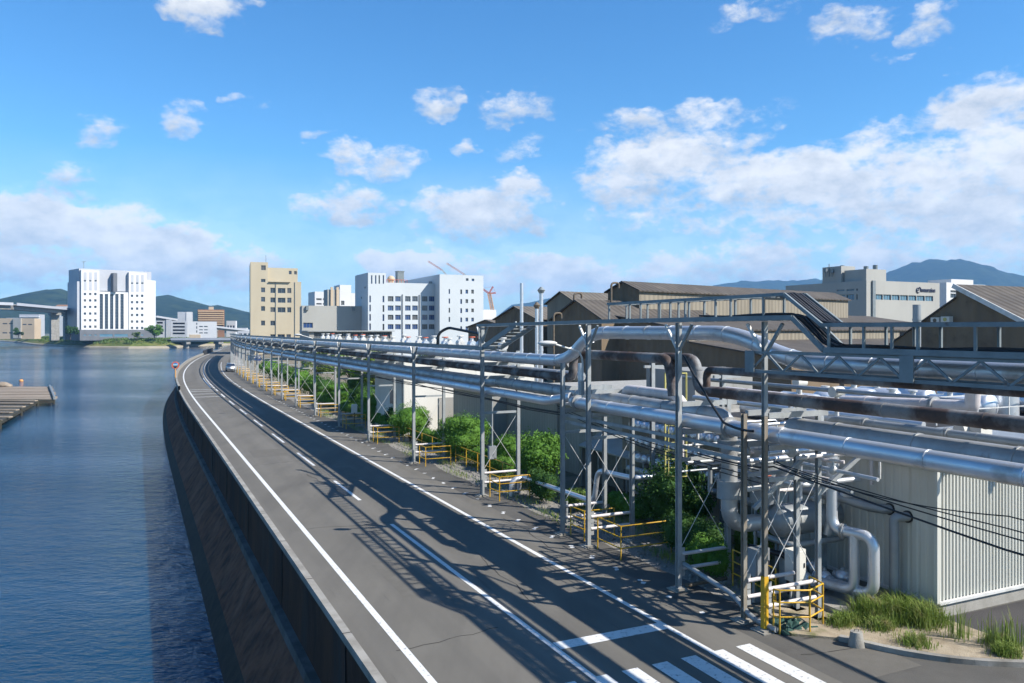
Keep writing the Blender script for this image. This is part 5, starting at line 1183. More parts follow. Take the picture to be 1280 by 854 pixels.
pipe('second silver downpipe of the loop before the ribbed wall', [(-.55, 11.76, 2.05), (-.55, 11.76, .5), (.4, 11.5, .5)], .14, 'silver', .3, 0)
pipe('thin silver pipe rising beside the loop', [(.9, 11.2, .1), (.9, 11.2, 4.6)], .06, 'silver_grey', .2, 0)
m = MB(); m.prism([W(1.4, 10.9).xy, W(-1.1, 10.9).xy, W(-1.1, 12.5).xy, W(1.4, 12.5).xy], -.02, .2); tag(m.build('concrete_pad', M['conc'], None, W(0, 11.7), fix=True), 'concrete pad under the looped silver pipes', 'pad')
for i, (s, o, z, r, lab) in enumerate(((.65, 11.2, .55, .22, 'foremost lagged silver valve body on the concrete pad'), (.5, 11.75, .55, .24, 'largest lagged silver valve body under the loop'), (.95, 11.9, .7, .2, 'lagged silver valve body at the back of the pad'), (1.15, 11.4, .45, .2, 'lagged silver valve body nearest the vessel'), (.2, 12.15, .62, .21, 'lagged silver valve body against the ribbed wall'))):
    B = thing('valve', lab, 'valve', W(s, o, .2), 'lagged valves on the concrete pad'); m = MB(); c = W(s, o, z); m.ball(c, r, r*.9, r*.95, 12, 8); m.cyl(c-D2*r*1.3, c+D2*r*1.3, r*.55, None, 12); m.build('body', M['silver'], B)
    m = MB(); m.cyl(W(s, o, .2), c, .05, None, 8); m.cyl(c, c+V((0, 0, r*1.25)), r*.4, r*.3, 10); m.build('stem', M['silver_grey'], B)
m = MB(); 
for s, o in ((-.55, 11.76), (-1.06, 11.9)): m.cyl(W(s, o, .2), W(s, o, .46), .05, None, 8)
tag(m.build('pipe_stand', M['silver_grey'], None, W(-.6, 11.8, .2)), 'pair of short stands under the loop bends', 'stand')

# ================================================================ vessel, pumps and cabinets behind the nearest frames
Vs = thing('pressure_vessel', 'grey horizontal vessel on legs between the rack and the ribbed building', 'vessel', W(1.2, 11.6))
a, b = W(1.4, 10.9, 2.05), W(1.4, 13.0, 2.05); n = (b-a).normalized()
m = MB(); m.tube([a-n*.28, a-n*.2, a-n*.08, a, b, b+n*.1, b+n*.2], [.05, .3, .42, .46, .46, .4, .1], 22); m.build('shell', M['silver_grey'], Vs)
m = MB()
for q in (.25, .75): p = a.lerp(b, q); m.cyl(p-n*.05, p+n*.05, .475, None, 22)
m.build('band', M['steel'], Vs)
for q in (.15, .8):
    p = a.lerp(b, q); m = MB(); m.box(V((p.x, p.y, .8)), .3, .2, 1.6, D2); m.build('leg', M['steel'], Vs)
B = thing('heat_exchanger', 'upright grey drum with a wide collar on the thick vertical pipe', 'vessel', W(1.8, 9.5, 2.5)); m = MB(); m.cyl(W(1.8, 9.5, 2.75), W(1.8, 9.5, 3.25), .34, None, 22); m.build('collar', M['silver_grey'], B)
m = MB(); m.cyl(W(1.8, 9.5, 4.25), W(1.8, 9.5, 4.4), .33, None, 22); m.build('upper_collar', M['silver_grey'], B)
B = thing('upright_tank', 'upright grey tank behind the brown post', 'tank', W(1.5, 10.7)); m = MB(); m.cyl(W(1.9, 10.9, 2.5), W(1.9, 10.9, 4.0), .42, None, 20); m.ball(W(1.9, 10.9, 4.0), .42, .42, .2, 20, 8); m.build('shell', M['silver_grey'], B)
m = MB()
for k in range(3): q = W(1.9, 10.9, 0)+V((math.cos(k*2.1)*.35, math.sin(k*2.1)*.35, 0)); m.bar(q, q+V((0, 0, 2.55)), .07)
m.build('leg', M['steel'], B)
for (s, o, z0, z1, w_, mt, lab) in ((1.0, 9.85, .75, 1.5, .5, 'silver_grey', 'grey control cabinet on a stand behind the grey near post'), (.35, 10.55, .7, 1.55, .45, 'white_wall', 'pale control cabinet with a bright side right of the brown post')):
    B = thing('control_cabinet', lab, 'cabinet', W(s, o)); m = MB(); c = W(s, o, (z0+z1)/2); m.box(c, w_, .32, z1-z0, N2); m.build('housing', M[mt], B)
    m = MB(); m.box(c-D2*.17, w_*.86, .02, (z1-z0)*.88, N2); d = m.build('door', M[mt], B)
    m = MB(); m.box(c-D2*.19+N2*(w_*.32), .03, .02, .12, N2); m.build('handle', M['black'], d)
    for q in (-1, 1): m = MB(); p = W(s, o, 0)+N2*(q*w_*.35); m.bar(p, p+V((0, 0, z0)), .05); m.build('leg', M['steel'], B)
for i, (P, r, mt, lab) in enumerate((
    ([(2.6, 10.5, 3.3), (.2, 10.6, 3.3), (.2, 12.8, 3.3)], .08, 'silver', 'thin silver pipe turning above the vessel, highest of the pump piping'),
    ([(2.0, 10.7, 2.75), (1.9, 12.9, 2.75)], .06, 'pinkwhite', 'pinkish white pipe just above the vessel'),
    ([(2.4, 11.0, 1.45), (.9, 11.0, 1.45), (.9, 12.9, 1.45)], .09, 'silver_dull', 'dull pipe with a bend below the vessel'),
    ([(2.2, 10.6, 1.15), (1.0, 10.9, 1.15), (.9, 10.9, .1)], .08, 'black', 'black pipe bending to the ground below the vessel'),
    ([(3.2, 11.2, 3.55), (-.3, 11.1, 3.5)], .05, 'pinkwhite', 'thin white pipe level with the underside of the rack'),
    ([(1.0, 12.4, 1.6), (.8, 12.5, 2.6), (.3, 12.6, 2.9)], .13, 'silver', 'bright slanting silver elbow beside the vessel'),
    ([(.9, 10.4, 3.9), (.8, 12.6, 3.9)], .07, 'pinkwhite', 'white pipe high between the rack posts and the ribbed wall'))):
    pipe(lab, P, r, mt, .22, 0, 10)
for (a_, b_, lab) in (((-.1, 8.7, 2.9), (-.35, 10.2, 4.2), 'grey slanting strut between the near posts, rising to the right'), ((-.6, 10.2, 3.1), (-.9, 11.6, 4.2), 'grey slanting strut by the thin silver pipe')):
    m = MB(); m.bar(W(*a_), W(*b_), .1); tag(m.build('strut', M['steel'], None, W(*a_)), lab, 'strut')
rng = random.Random(5); m = MB(); c0 = W(-.75, 9.2, 0); vs = []; nx = 13
for i in range(nx):
    for j in range(nx):
        p = W(-1.25+i*.09, 8.65+j*.1, 0); e = min(i, nx-1-i, j, nx-1-j); p.z = .03+.16*min(1, e/3)*rng.random(); vs.append(p+V((rng.uniform(-.04, .04), rng.uniform(-.04, .04), 0)))
m.add(vs, [(i*nx+j, i*nx+j+1, (i+1)*nx+j+1, (i+1)*nx+j) for i in range(nx-1) for j in range(nx-1)]); tag(m.build('safety_net', M['green_net'], None, c0), 'crumpled dark green netting on the ground at the yellow post foot', 'net')
p = onz(1070.5, 805, .05); B = thing('concrete_block', 'small tapered concrete block on the sandy verge', 'block', p); m = MB(); m.cyl(p-V((0, 0, .05)), p+V((0, 0, .3)), .2, .14, 8); m.build('block', M['conc'], B)
m = MB(); m.tube([p+V((-.05, 0, .28)), p+V((-.05, 0, .35)), p+V((.05, 0, .35)), p+V((.05, 0, .28))], .012, 6); m.build('lifting_loop', M['rust2'], B)
B = thing('junction_box', 'light grey junction box on a conduit at the sixth frame', 'box', W(19.5, 10.1, 1.2)); m = MB(); c = W(19.6, 10.0, 1.55); m.box(c, .38, .2, .62, N2); m.build('housing', M['silver_grey'], B); m = MB(); m.tube([c+V((0, 0, .31)), c+V((0, 0, 2.9))], .04, 8); m.build('conduit', M['steel'], B)
B = thing('junction_box', 'small white junction box on a post at the ninth frame', 'box', W(45, 9.6, 0)); m = MB(); c = W(45.2, 9.6, 1.45); m.box(c, .4, .25, .65, N2); m.build('housing', M['white_wall'], B); m = MB(); m.bar(W(45.2, 9.6, 0), W(45.2, 9.6, 1.12), .07); m.build('post', M['rust2'], B)
# platform with caged ladder
B = thing('caged_ladder', 'pale yellow caged ladder and landing behind the lamp post', 'ladder', W(7.2, 11.6, 0))
for q in (11.3, 11.75): m = MB(); m.bar(W(7.3, q, 0), W(7.3, q, 6.0), .05); m.build('stile', M['yellow_pale'], B)
m = MB()
for k in range(20): m.tube([W(7.3, 11.3, .3*k+.2), W(7.3, 11.75, .3*k+.2)], .015, 6)
m.build('rungs', M['yellow_pale'], B)
m = MB()
for z in (2.4, 3.3, 4.2, 5.1, 6.0):
    m.tube([W(7.3, 11.3, z), W(6.9, 11.15, z), W(6.6, 11.35, z), W(6.6, 11.7, z), W(6.9, 11.9, z), W(7.3, 11.75, z)], .02, 6)
for (s, o) in ((6.9, 11.15), (6.6, 11.35), (6.6, 11.7), (6.9, 11.9)): m.bar(W(s, o, 2.4), W(s, o, 6), .03)
m.build('cage', M['yellow_pale'], B)

# ================================================================ grey long building, drum bank, white building, plant yard
GW = corrugate(M['grey_wall'], .3, ANG_D, .5, .03)
B = thing('plant_building', 'long grey clad building with a gravelled flat roof behind the shrubs', 'building', W(20, 15))
def blk(root, s0, s1, o0, o1, z0, z1, mt, name, rmt=None, rname='roof'):
    m = MB(); P = [W(s0, o0).xy, W(s0, o1).xy, W(s1, o1).xy, W(s1, o0).xy]
    n = 4; vs = [(*p, z0) for p in P]+[(*p, z1) for p in P]
    m.add(vs, [(i, (i+1) % 4, (i+1) % 4+4, i+4) for i in range(4)]); m.build(name, mt, root)
    m = MB(); m.prism(P, z1+.002, z1+.08); return m.build(rname, rmt or mt, root)
blk(B, 13.2, 28.7, 15, 30, 0, 3.6, GW, 'wall', M['roof_grey']); blk(B, 28.72, 35.3, 14, 30, 0, 3.6, GW, 'far_wall', M['roof_grey'])
m = MB(); m.bar(W(13.2, 14.9, 3.62), W(28.6, 14.9, 3.62), .12, .12); m.bar(W(28.6, 13.9, 3.62), W(35.3, 13.9, 3.62), .12, .12); m.build('gutter', M['pinkwhite'], B)
for s in (15.5, 18.5, 22): m = MB(); m.cyl(W(s, 14.9, 0), W(s, 14.9, 3.6), .06, None, 8); m.build('downpipe', M['grey_wall'], B)
m = MB(); m.ext([W(12, 13.6, 1.9), W(17.5, 13.6, 1.9), W(17.5, 14.99, 2.5), W(12, 14.99, 2.5)], (0, 0, .06)); m.build('lean_to_roof', M['grey_wall'], B, fix=True)
m = MB(); m.box(W(12.1, 14.3, .95), .06, 1.3, 1.9, D2); m.build('lean_to_wall', M['grey_wall'], B); m = MB(); m.box(W(17.4, 14.3, .95), .06, 1.3, 1.9, D2); m.build('lean_to_wall', M['grey_wall'], B)
for q in np.linspace(13.3, 17.2, 6): m = MB(); m.box(W(q, 13.62, .95), .05, .05, 1.85, D2); m.build('lean_to_post', M['steel'], B)
m = MB(); m.box(W(16.5, 20, 4.6), 3.5, 4, 1.9, N2); m.build('roof_house', M['grey_wall'], B)
m = MB(); m.box(W(18.0, 18.8, 4.6), .9, .04, 1.0, N2); m.build('roof_window', M['glass'], B)
for s in np.linspace(14, 27, 6):
    m = MB(); m.bar(W(s, 15.4, 3.68), W(s, 15.4, 4.5), .04); m.build('roof_rail_post', M['white_steel'], B)
m = MB(); m.bar(W(14, 15.4, 4.5), W(27, 15.4, 4.5), .04); m.build('roof_rail', M['white_steel'], B)
# drums
B = thing('drum_bank', 'bank of three rows of silver domed drum ends in a tan plate', 'machine', W(9, 14))
m = MB(); m.add([W(4.2, 14.05, 1.3), W(14.3, 14.05, 1.3), W(14.3, 14.05, 4.0), W(4.2, 14.05, 4.0)], [(0, 1, 2, 3)]); m.prism([W(4.2, 14.07).xy, W(4.2, 16.5).xy, W(12.9, 16.5).xy, W(12.9, 14.07).xy], 0, 3.95); m.build('end_plate', M['beige'] if False else M['shed_pale'], B)
for z, so in ((2.05, 0), (2.75, .25), (3.42, .0)):
    for k in range(19):
        s = 4.6+.47*k+so
        if s > 14: continue
        m = MB(); c = W(s, 14.05, z); t, n = TN(s); m.tube([c, c-n*.26, c-n*.36, c-n*.42, c-n*.44], [.205, .205, .18, .1, .01], 14, False); m.build('drum_end', M['silver'], B)
m = MB(); m.tube([W(4.0, 13.55, 1.55), W(13, 13.55, 1.55)], .14, 12); m.build('header_pipe', M['silver_dull'], B)
m = MB()
for s in np.arange(3.9, 7, .55): m.tube([W(s, 13.2, 1.1), W(s, 13.2, 3.0)], .016, 6)
for z in (1.1, 2.0, 3.0): m.tube([W(3.9, 13.2, z), W(6.65, 13.2, z)], .016, 6)
m.build('ladder_frame', M['white_steel'], B)
# white building
B = thing('white_hall', 'bright cream white hall with one rounded top corner behind the far pipes', 'building', W(38.8, 11.4))
sN = 38.8; prof = [(11.4, 0), (22, 0), (22, 4.5)]+[(21.2+.8*math.cos(a), 4.6+.8*math.sin(a)) for a in np.linspace(.2, 1.57, 6)]+[(11.4, 5.4)]
m = MB(); m.add([W(sN, o, z) for (o, z) in prof], [tuple(range(len(prof)))]); m.build('front_wall', M['white_wall'], B)
m = MB(); k = len(prof); vs = [W(sN, o, z) for (o, z) in prof]+[W(sN+7, o, z) for (o, z) in prof]
m.add(vs, [(i, i+k, (i+1) % k+k, (i+1) % k) for i in range(1, k)]); m.build('side_wall', M['white_wall'], B)
m = MB(); m.box(W(sN-.05, 15.5, 1.3), 2.6, .06, 2.6, N2); m.build('door', M['grey_wall'], B)
m = MB(); m.box(W(sN+2.0, 11.37, 2.6), 1.4, .05, 1.0, D2); m.build('window', M['glass_dull'], B)
m = MB(); m.cyl(W(sN-.1, 11.5, 0), W(sN-.1, 11.5, 5.3), .07, None, 8); m.build('downpipe', M['steel_dark'], B)
# plant yard behind the ribbed building
B = thing('process_building', 'low dark process building carrying silver vessels behind the pipe rack', 'building', W(6, 17))
blk(B, 4.5, 12.5, 17, 40, 0, 3.7, M['steel_dark'], 'wall', M['dark_in'])
m = MB(); m.box(W(13.8, 34, 2.6), 14, .3, 5.2, N2); m.build('rear_wall', M['shed_wall'], B)
def yard_vessel(i, s, o, z, r, lab, upright):
    Bv = thing('silver_vessel', lab, 'vessel', W(s, o, z), 'silver vessels on the process building'); m = MB()
    if upright:
        m.cyl(W(s, o, z), W(s, o, z+r*1.6), r, None, 16); m.ball(W(s, o, z+r*1.6), r, r, r*.45, 16, 8)
    else:
        a, b = W(s-.9, o, z+r), W(s+.9, o, z+r); d = (b-a).normalized(); m.tube([a-d*.2, a-d*.12, a, b, b+d*.12, b+d*.2], [.05, r*.75, r, r, r*.75, .05], 16)
    m.build('shell', M['silver'], Bv)
    m = MB(); m.cyl(W(s, o, z+r*1.5), W(s, o, z+r*2.1+.1), r*.22, None, 10); m.cyl(W(s, o, z+r*2.1+.1), W(s, o, z+r*2.1+.16), r*.34, None, 10); m.build('nozzle', M['white_steel'], Bv)
rr = random.Random(3)
for i in range(22):
    row, col = divmod(i, 11)
    yard_vessel(i, 6.2+row*3.2+rr.uniform(-.5, .5), 17.8+col*1.75+rr.uniform(-.3, .3), 3.8, rr.uniform(.38, .6), 'silver vessel %s from the left in the %s row above the dark process building' % (ORD[col], 'front' if row == 0 else 'rear'), rr.random() < .55)
for k in range(9):
    o = 18+2.2*k; m = MB(); m.bar(W(5.0, o, 3.8), W(5.0, o, 4.9), .05); m.build('rail_post', M['white_steel'], B)
for z in (4.35, 4.9): m = MB(); m.bar(W(5.0, 18, z), W(5.0, 35.6, z), .04); m.build('roof_rail', M['white_steel'], B)
for i, (s, o, h) in enumerate(((3.9, 14.2, 5.3), (4.2, 15.5, 5.0), (1.0, 15.0, 5.2), (-1.2, 15.5, 5.1), (-2.6, 16, 5.4), (6.5, 13.2, 6.2), (10.5, 13.0, 6.4))):
    B2 = thing('support_frame', 'slim grey steel support frame in the machine yard, %s from the drum bank' % ORD[i] if False else ['grey steel support left of the bright vessels', 'grey steel support with the tan pipe', 'grey support post above the ribbed roof, left of three', 'grey support post above the ribbed roof, middle of three', 'grey support post above the ribbed roof, right of three', 'tall grey post behind the hose', 'tall grey post behind the yellow ladder'][i], 'support', W(s, o))
    z0 = HQ+.1 if (s < 3.6 and o > 13.2) else 0
    m = MB(); m.hbeam(W(s, o, z0), W(s, o, h), .16); m.build('post', M['steel'], B2); m = MB(); m.bar(W(s, o-.4, h-.35), W(s, o+.8, h-.35), .1); m.build('arm', M['steel'], B2)
for i, (px, py, Y, lab) in enumerate(((1226, 541, 19.6, 'white pump housing above the ribbed roof, the right one'), (1205, 537, 19.8, 'pair of upright white fittings left of the white pump housing'), (1046, 490, 24, 'pale round valve head above the dark rusty pipe'), (1000, 478, 27, 'tan valve head above the yard, left of the round one'))):
    c = at(px, py, Y); B2 = thing('fitting', lab, 'fitting', c-V((0, 0, .3))); m = MB(); m.cyl(c-V((0, 0, .9)), c-V((0, 0, .1)), .07, None, 8); m.build('stem', M['white_steel'], B2); m = MB()
    (m.box(c, .42, .3, .36, N2) if i == 0 else m.cyl(c-N2*.2, c+N2*.2, .16, None, 12)); m.build('head', M['white_wall'], B2)
# ================================================================ plants
def leaves(m, blobs, n, size, rng, core=True, up=.3):
    """leaf-sized faces through the outer part of ellipsoid blobs"""
    vol = np.array([b[1][0]*b[1][1]*b[1][2] for b in blobs])**.67; cnt = (vol/vol.sum()*n).astype(int)
    for (c, r), k in zip(blobs, cnt):
        d = rng.normal(size=(k, 3)); d /= np.linalg.norm(d, axis=1)[:, None]
        rad = .72+.33*rng.random(k)**.8; rad *= np.where(rng.random(k) < .1, 1.02+.2*rng.random(k), 1.0)
        lump = 1+.10*np.sin(d[:, 0]*7+c[0]*3)*np.sin(d[:, 1]*6+c[1])+.08*np.sin(d[:, 2]*9+c[0])
        P = np.array(c)+d*np.array(r)*(rad*lump)[:, None]
        nn = d*.7+rng.normal(size=(k, 3))*.6+np.array([0, 0, up]); nn /= np.linalg.norm(nn, axis=1)[:, None]
        a = np.cross(nn, rng.normal(size=(k, 3))); a /= np.linalg.norm(a, axis=1)[:, None]; b = np.cross(nn, a)
        s = size*(.6+.8*rng.random(k))[:, None]
        q = np.stack([P-a*s*.55, P-b*s*.28, P+a*s*.6, P+b*s*.28], 1).reshape(-1, 3)
        base = len(m.v); m.v += [tuple(x) for x in q]; m.f += [(base+4*i, base+4*i+1, base+4*i+2, base+4*i+3) for i in range(k)]; m.sm += [False]*k
        if core: m.ball(c, r[0]*.74, r[1]*.74, r[2]*.74, 12, 8)
def shrub(label, s, o, w, h, mt='leaf', n=4500, size=.075, z0=0, kind='ball', name='shrub', cat='shrub', l=None, group=None):
    rng = np.random.default_rng(abs(hash((round(s, 1), round(o, 1)))) % 99999); r = random.Random(int(s*100))
    p = W(s, o, z0); B = thing(name, label, cat, p, group); m = MB(); t, nv = TN(s)
    if kind == 'ball':
        bl = [((p.x, p.y, z0+h*.55), (w*.44, w*.44, h*.45))]
        for k in range(9):
            a = r.uniform(0, 6.28); e = r.uniform(-.3, .9); q = .30
            bl.append(((p.x+math.cos(a)*w*q*math.cos(e), p.y+math.sin(a)*w*q*math.cos(e), z0+h*(.52+.33*math.sin(e))), (w*.2, w*.2, h*.17)))
    else:
        bl = []; L = l or w*2; k = max(2, int(L/.55))
        for i in range(k):
            q = W(s-L/2+L*(i+.5)/k, o+r.uniform(-.05, .05), 0); bl.append(((q.x, q.y, z0+h*.52), (.45, w*.5, h*.48*r.uniform(.92, 1.06))))
            bl.append(((q.x+r.uniform(-.1, .1), q.y+r.uniform(-.1, .1), z0+h*.72), (.42, w*.42, h*.28)))
    leaves(m, bl, n, size, rng); m.build('foliage', M[mt], B)
    m = MB()
    for k in range(4): a = k*1.6+r.random(); m.tube([p, p+V((math.cos(a)*w*.12, math.sin(a)*w*.12, h*.5))], [.05, .02], 6)
    m.build('stem', M['bark'], B); return B
shrub('round clipped shrub at the corner of the bright white hall', 35.9, 11.1, 3.0, 2.6, n=7500)
shrub('large loose shrub behind the seventh frame', 26.6, 11.35, 3.3, 2.85, n=8500, size=.085)
shrub('leafy shrub with big upright leaves left of the lamp post', 18.0, 11.7, 2.7, 2.7, n=5200, size=.13)
shrub('low clipped hedge before the round shrub by the white hall', 34.0, 11.5, 1.2, 1.1, kind='hedge', l=4.0, n=4500, name='hedge', cat='hedge')
shrub('low hedge under the long yellow fence', 23.2, 11.6, 1.3, 1.0, kind='hedge', l=4.5, n=5000, name='hedge', cat='hedge')
shrub('dark clipped hedge beside the silver elbow stub', 15.3, 10.5, 1.2, 1.3, 'leaf_dark', kind='hedge', l=1.8, n=4500, name='hedge', cat='hedge')
shrub('thin straggly bush left of the lamp post guard rail', 12.7, 10.8, 1.3, 1.0, 'leaf_yellow', n=2200, size=.07)
shrub('low patch of green hedge behind the lamp post', 11.2, 12.3, 1.3, .8, kind='hedge', l=2.5, n=3500, name='hedge', cat='hedge')
shrub('tall dark conifer bush in front of the drum bank', 7.5, 11.8, 2.9, 2.9, n=10000, size=.10, mt='leaf_dark')
shrub('shade-darkened clipped hedge at the foot of the conifer bush', 5.0, 10.7, 1.6, 1.45, 'leaf_dark', kind='hedge', l=2.6, n=8000, size=.06, name='hedge', cat='hedge')  # dark leaf colour stands in for the shade on this hedge
shrub('smaller clipped hedge just left of the grey near post', 3.5, 10.2, 1.25, 1.15, 'leaf', kind='hedge', l=1.5, n=5000, size=.055, name='hedge', cat='hedge')
shrub('yellowish bush behind the grey near post', 3.2, 11.7, 1.3, 1.75, 'leaf_yellow', n=4200, size=.08)
for (s_, l_, o_, lab_) in ((30.5, 4.5, 11.9, 'long low hedge between the large loose shrub and the white hall'), (40.5, 5.5, 11.3, 'low hedge along the foot of the white hall side'), (47.5, 7, 11.5, 'long low hedge under the far rack, nearest of three beyond the hall'), (56, 8, 11.5, 'long low hedge under the far rack, middle of three beyond the hall'), (66, 9, 11.5, 'long low hedge under the far rack, farthest of three beyond the hall')):
    shrub(lab_, s_, o_, 1.3, 1.15, kind='hedge', l=l_, n=5200, size=.085, name='hedge', cat='hedge')
shrub('round shrub standing between the large loose shrub and the white hall', 30.8, 12.3, 2.4, 2.2, n=5500)
shrub('rounded shrub behind the fence just before the large loose shrub', 22.6, 12.4, 2.2, 2.0, n=5000)
far = [(42.5, 12.6, 2.6, 2.6, 'leaf'), (47.5, 13.6, 3.6, 3.4, 'leaf'), (60, 14, 4, 3.6, 'leaf_dark'), (41, 11.9, 2.2, 2.0, 'leaf_dark'), (46, 12.2, 2.9, 2.5, 'leaf'), (50.5, 11.8, 2.4, 2.2, 'leaf'), (54, 12.6, 3.0, 2.8, 'leaf_dark'), (58, 12.0, 2.6, 2.1, 'leaf'), (63, 12.3, 3.2, 2.5, 'leaf'), (69, 12.2, 3.0, 2.6, 'leaf_dark'), (76, 12.2, 3.4, 2.6, 'leaf'), (84, 12.4, 3.6, 2.8, 'leaf'), (93, 12.4, 4, 3, 'leaf_dark'), (103, 12.4, 4, 3, 'leaf'), (114, 12.4, 4, 3, 'leaf')]
for i, (s, o, w, h, mt) in enumerate(far):
    shrub('round green shrub in the far strip behind the rack, %s beyond the white hall corner' % ORD[i], s, o, w, h, mt, n=3200 if s < 70 else 1500, size=.11 if s < 70 else .18, group='far shrubs behind the rack')
def tree(label, p, h, w, mt, n=3500, size=.22, name='tree', trunk=.35, seed=1):
    rng = np.random.default_rng(seed); r = random.Random(seed); p = V(p); B = thing(name, label, 'tree', p)
    m = MB(); bl = []
    for k in range(11):
        a = r.uniform(0, 6.28); q = r.uniform(.1, .36)*w; z = h*(trunk+.05+r.uniform(.05, .52))
        bl.append(((p.x+math.cos(a)*q, p.y+math.sin(a)*q, p.z+z), (w*r.uniform(.16, .26), w*r.uniform(.16, .26), h*r.uniform(.10, .17))))
    leaves(m, bl, n, size, rng, core=False); m.build('crown', M[mt], B)
    m = MB(); m.tube([p-V((0, 0, .1)), p+V((0, 0, h*trunk)), p+V((.05*w, 0, h*.75))], [h*.035, h*.026, h*.008], 8)
    for (c, rr_) in bl[:6]: m.tube([p+V((0, 0, h*trunk*.9)), V(c)], [h*.016, h*.005], 6)
    m.build('trunk', M['bark'], B)
tree('yellow-green tree behind the far shrubs, left of the white hall', W(58, 15), 5.6, 4.6, 'leaf_yellow', seed=3)
tree('dark bushy tree close to the left side of the white hall', W(48, 14.2), 4.6, 3.4, 'leaf', seed=5)
tree('pale green tree between the far shrubs and the blue car', W(55, 19), 5.4, 5.5, 'leaf_yellow', seed=13)
tree('green tree behind the far shrubs below the grey block', W(72, 16), 5.4, 5.0, 'leaf', seed=8)
tree('farthest green tree behind the rack below the cream block', W(92, 16), 5.2, 5.0, 'leaf_yellow', seed=11)
tree('round tree on the far bank at the left foot of the white tower', at(88, 424.5, 545), 11, 10, 'leaf_dark', 2500, .8, seed=21, trunk=.15)
tree('round tree on the far bank at the right foot of the white tower', at(193, 423, 560), 11.5, 11, 'leaf', 2500, .8, seed=22, trunk=.15)
tree('small tree on the far bank before the tower entrance', at(171, 424, 556), 6, 6, 'leaf_yellow', 1200, .6, seed=23, trunk=.2)
tree('dark tree on the bank in front of the beige building', at(23, 422, 600), 8, 7, 'leaf_dark', 1500, .7, seed=24, trunk=.2)
rng = np.random.default_rng(4)
# bank scrub
m = MB(); k = 0; SH = [V(q) for q in shore]
for a, b in zip(SH[1:12], SH[2:13]):
    n = int(min(140, (b-a).length*2.4))
    for i in range(n):
        q = a.lerp(b, rng.random()); t = (b-a).normalized(); nn = V((-t.y, t.x)); d = 6+rng.random()*16; q = q+nn*d; z = -1.8+min(2.5, (d-6)*.28)
        sz = .8+rng.random()*1.2; bb = []
        leaves(m, [((q.x, q.y, z+.3), (sz*1.3, sz*1.3, sz*.6))], 16, 1.0, rng, core=False)
o = m.build('bank_scrub', M['leaf_yellow']); o['kind'] = 'stuff'; o['label'] = 'yellow green scrub along the far river bank'
# grass on the sandy verge
def grass_patch(m, pts, n, h0, h1, rng, spread):
    for (s, o, rs, ro, w) in pts:
        for i in range(int(n*w)):
            a, b = rng.normal()*.5, rng.normal()*.5; p = W(s+a*rs, o+b*ro, .05)
            h = (h0+(h1-h0)*rng.random())*max(.35, 1-.35*(a*a+b*b)); th = rng.random()*6.28; ln = V((math.cos(th), math.sin(th), 0))*h*spread*rng.random(); wd = V((-math.sin(th), math.cos(th), 0))*.009
            q1 = p+ln*.35+V((0, 0, h*.6)); q2 = p+ln+V((0, 0, h*(.92-.2*rng.random())))
            bse = len(m.v); m.v += [tuple(p-wd), tuple(p+wd), tuple(q1+wd*.8), tuple(q1-wd*.8), tuple(q2)]; m.f += [(bse, bse+1, bse+2, bse+3), (bse+3, bse+2, bse+4)]; m.sm += [False, False]
m = MB()
grass_patch(m, [(-1.25, 11.5, .5, .6, .8), (-1.7, 12.0, .5, .7, 1.1), (-2.2, 12.4, .5, .6, .9), (-1.3, 12.5, .5, .4, .5)], 900, .3, .85, rng, .9)
grass_patch(m, [(-1.3, 10.6, .35, .5, .6), (-1.9, 11.1, .35, .4, .35), (-3.0, 11.0, .4, .4, .25), (-4.3, 12.4, .3, .35, .4), (-3.9, 12.8, .4, .3, .3), (1.8, 10.9, .8, .8, .3), (5.2, 10.0, 1.5, .3, .15)], 1500, .15, .42, rng, 1.0)
grass_patch(m, [(-3.2, 12.3, .3, .25, .06), (-3.9, 12.45, .3, .2, .05), (-4.1, 12.9, .3, .2, .05)], 900, .7, 1.15, rng, .25)
o = m.build('grass', M['grass']); o['kind'] = 'stuff'; o['label'] = 'rough green grass on the sandy verge'
m = MB()
grass_patch(m, [(s, 9.6+.5*math.sin(s), 2.0, .5, .25) for s in np.arange(12, 60, 3.5)]+[(s, 11.4, 1.8, .8, .5) for s in np.arange(9, 34, 2.5)], 700, .1, .3, rng, 1.0)
o = m.build('weeds', M['grass']); o['kind'] = 'stuff'; o['label'] = 'low weeds along the strip behind the rack'
m = MB()
for i in range(900):
    s = rng.uniform(1, 60)+0; q = W(s, 9.3+rng.random()*1.6+.0, -.01); r_ = .03+.05*rng.random(); m.ball(q, r_, r_*1.2, r_*.7, 5, 4)
o = m.build('rubble', M['gravel']); o['kind'] = 'stuff'; o['label'] = 'loose stones in the gravel strip'

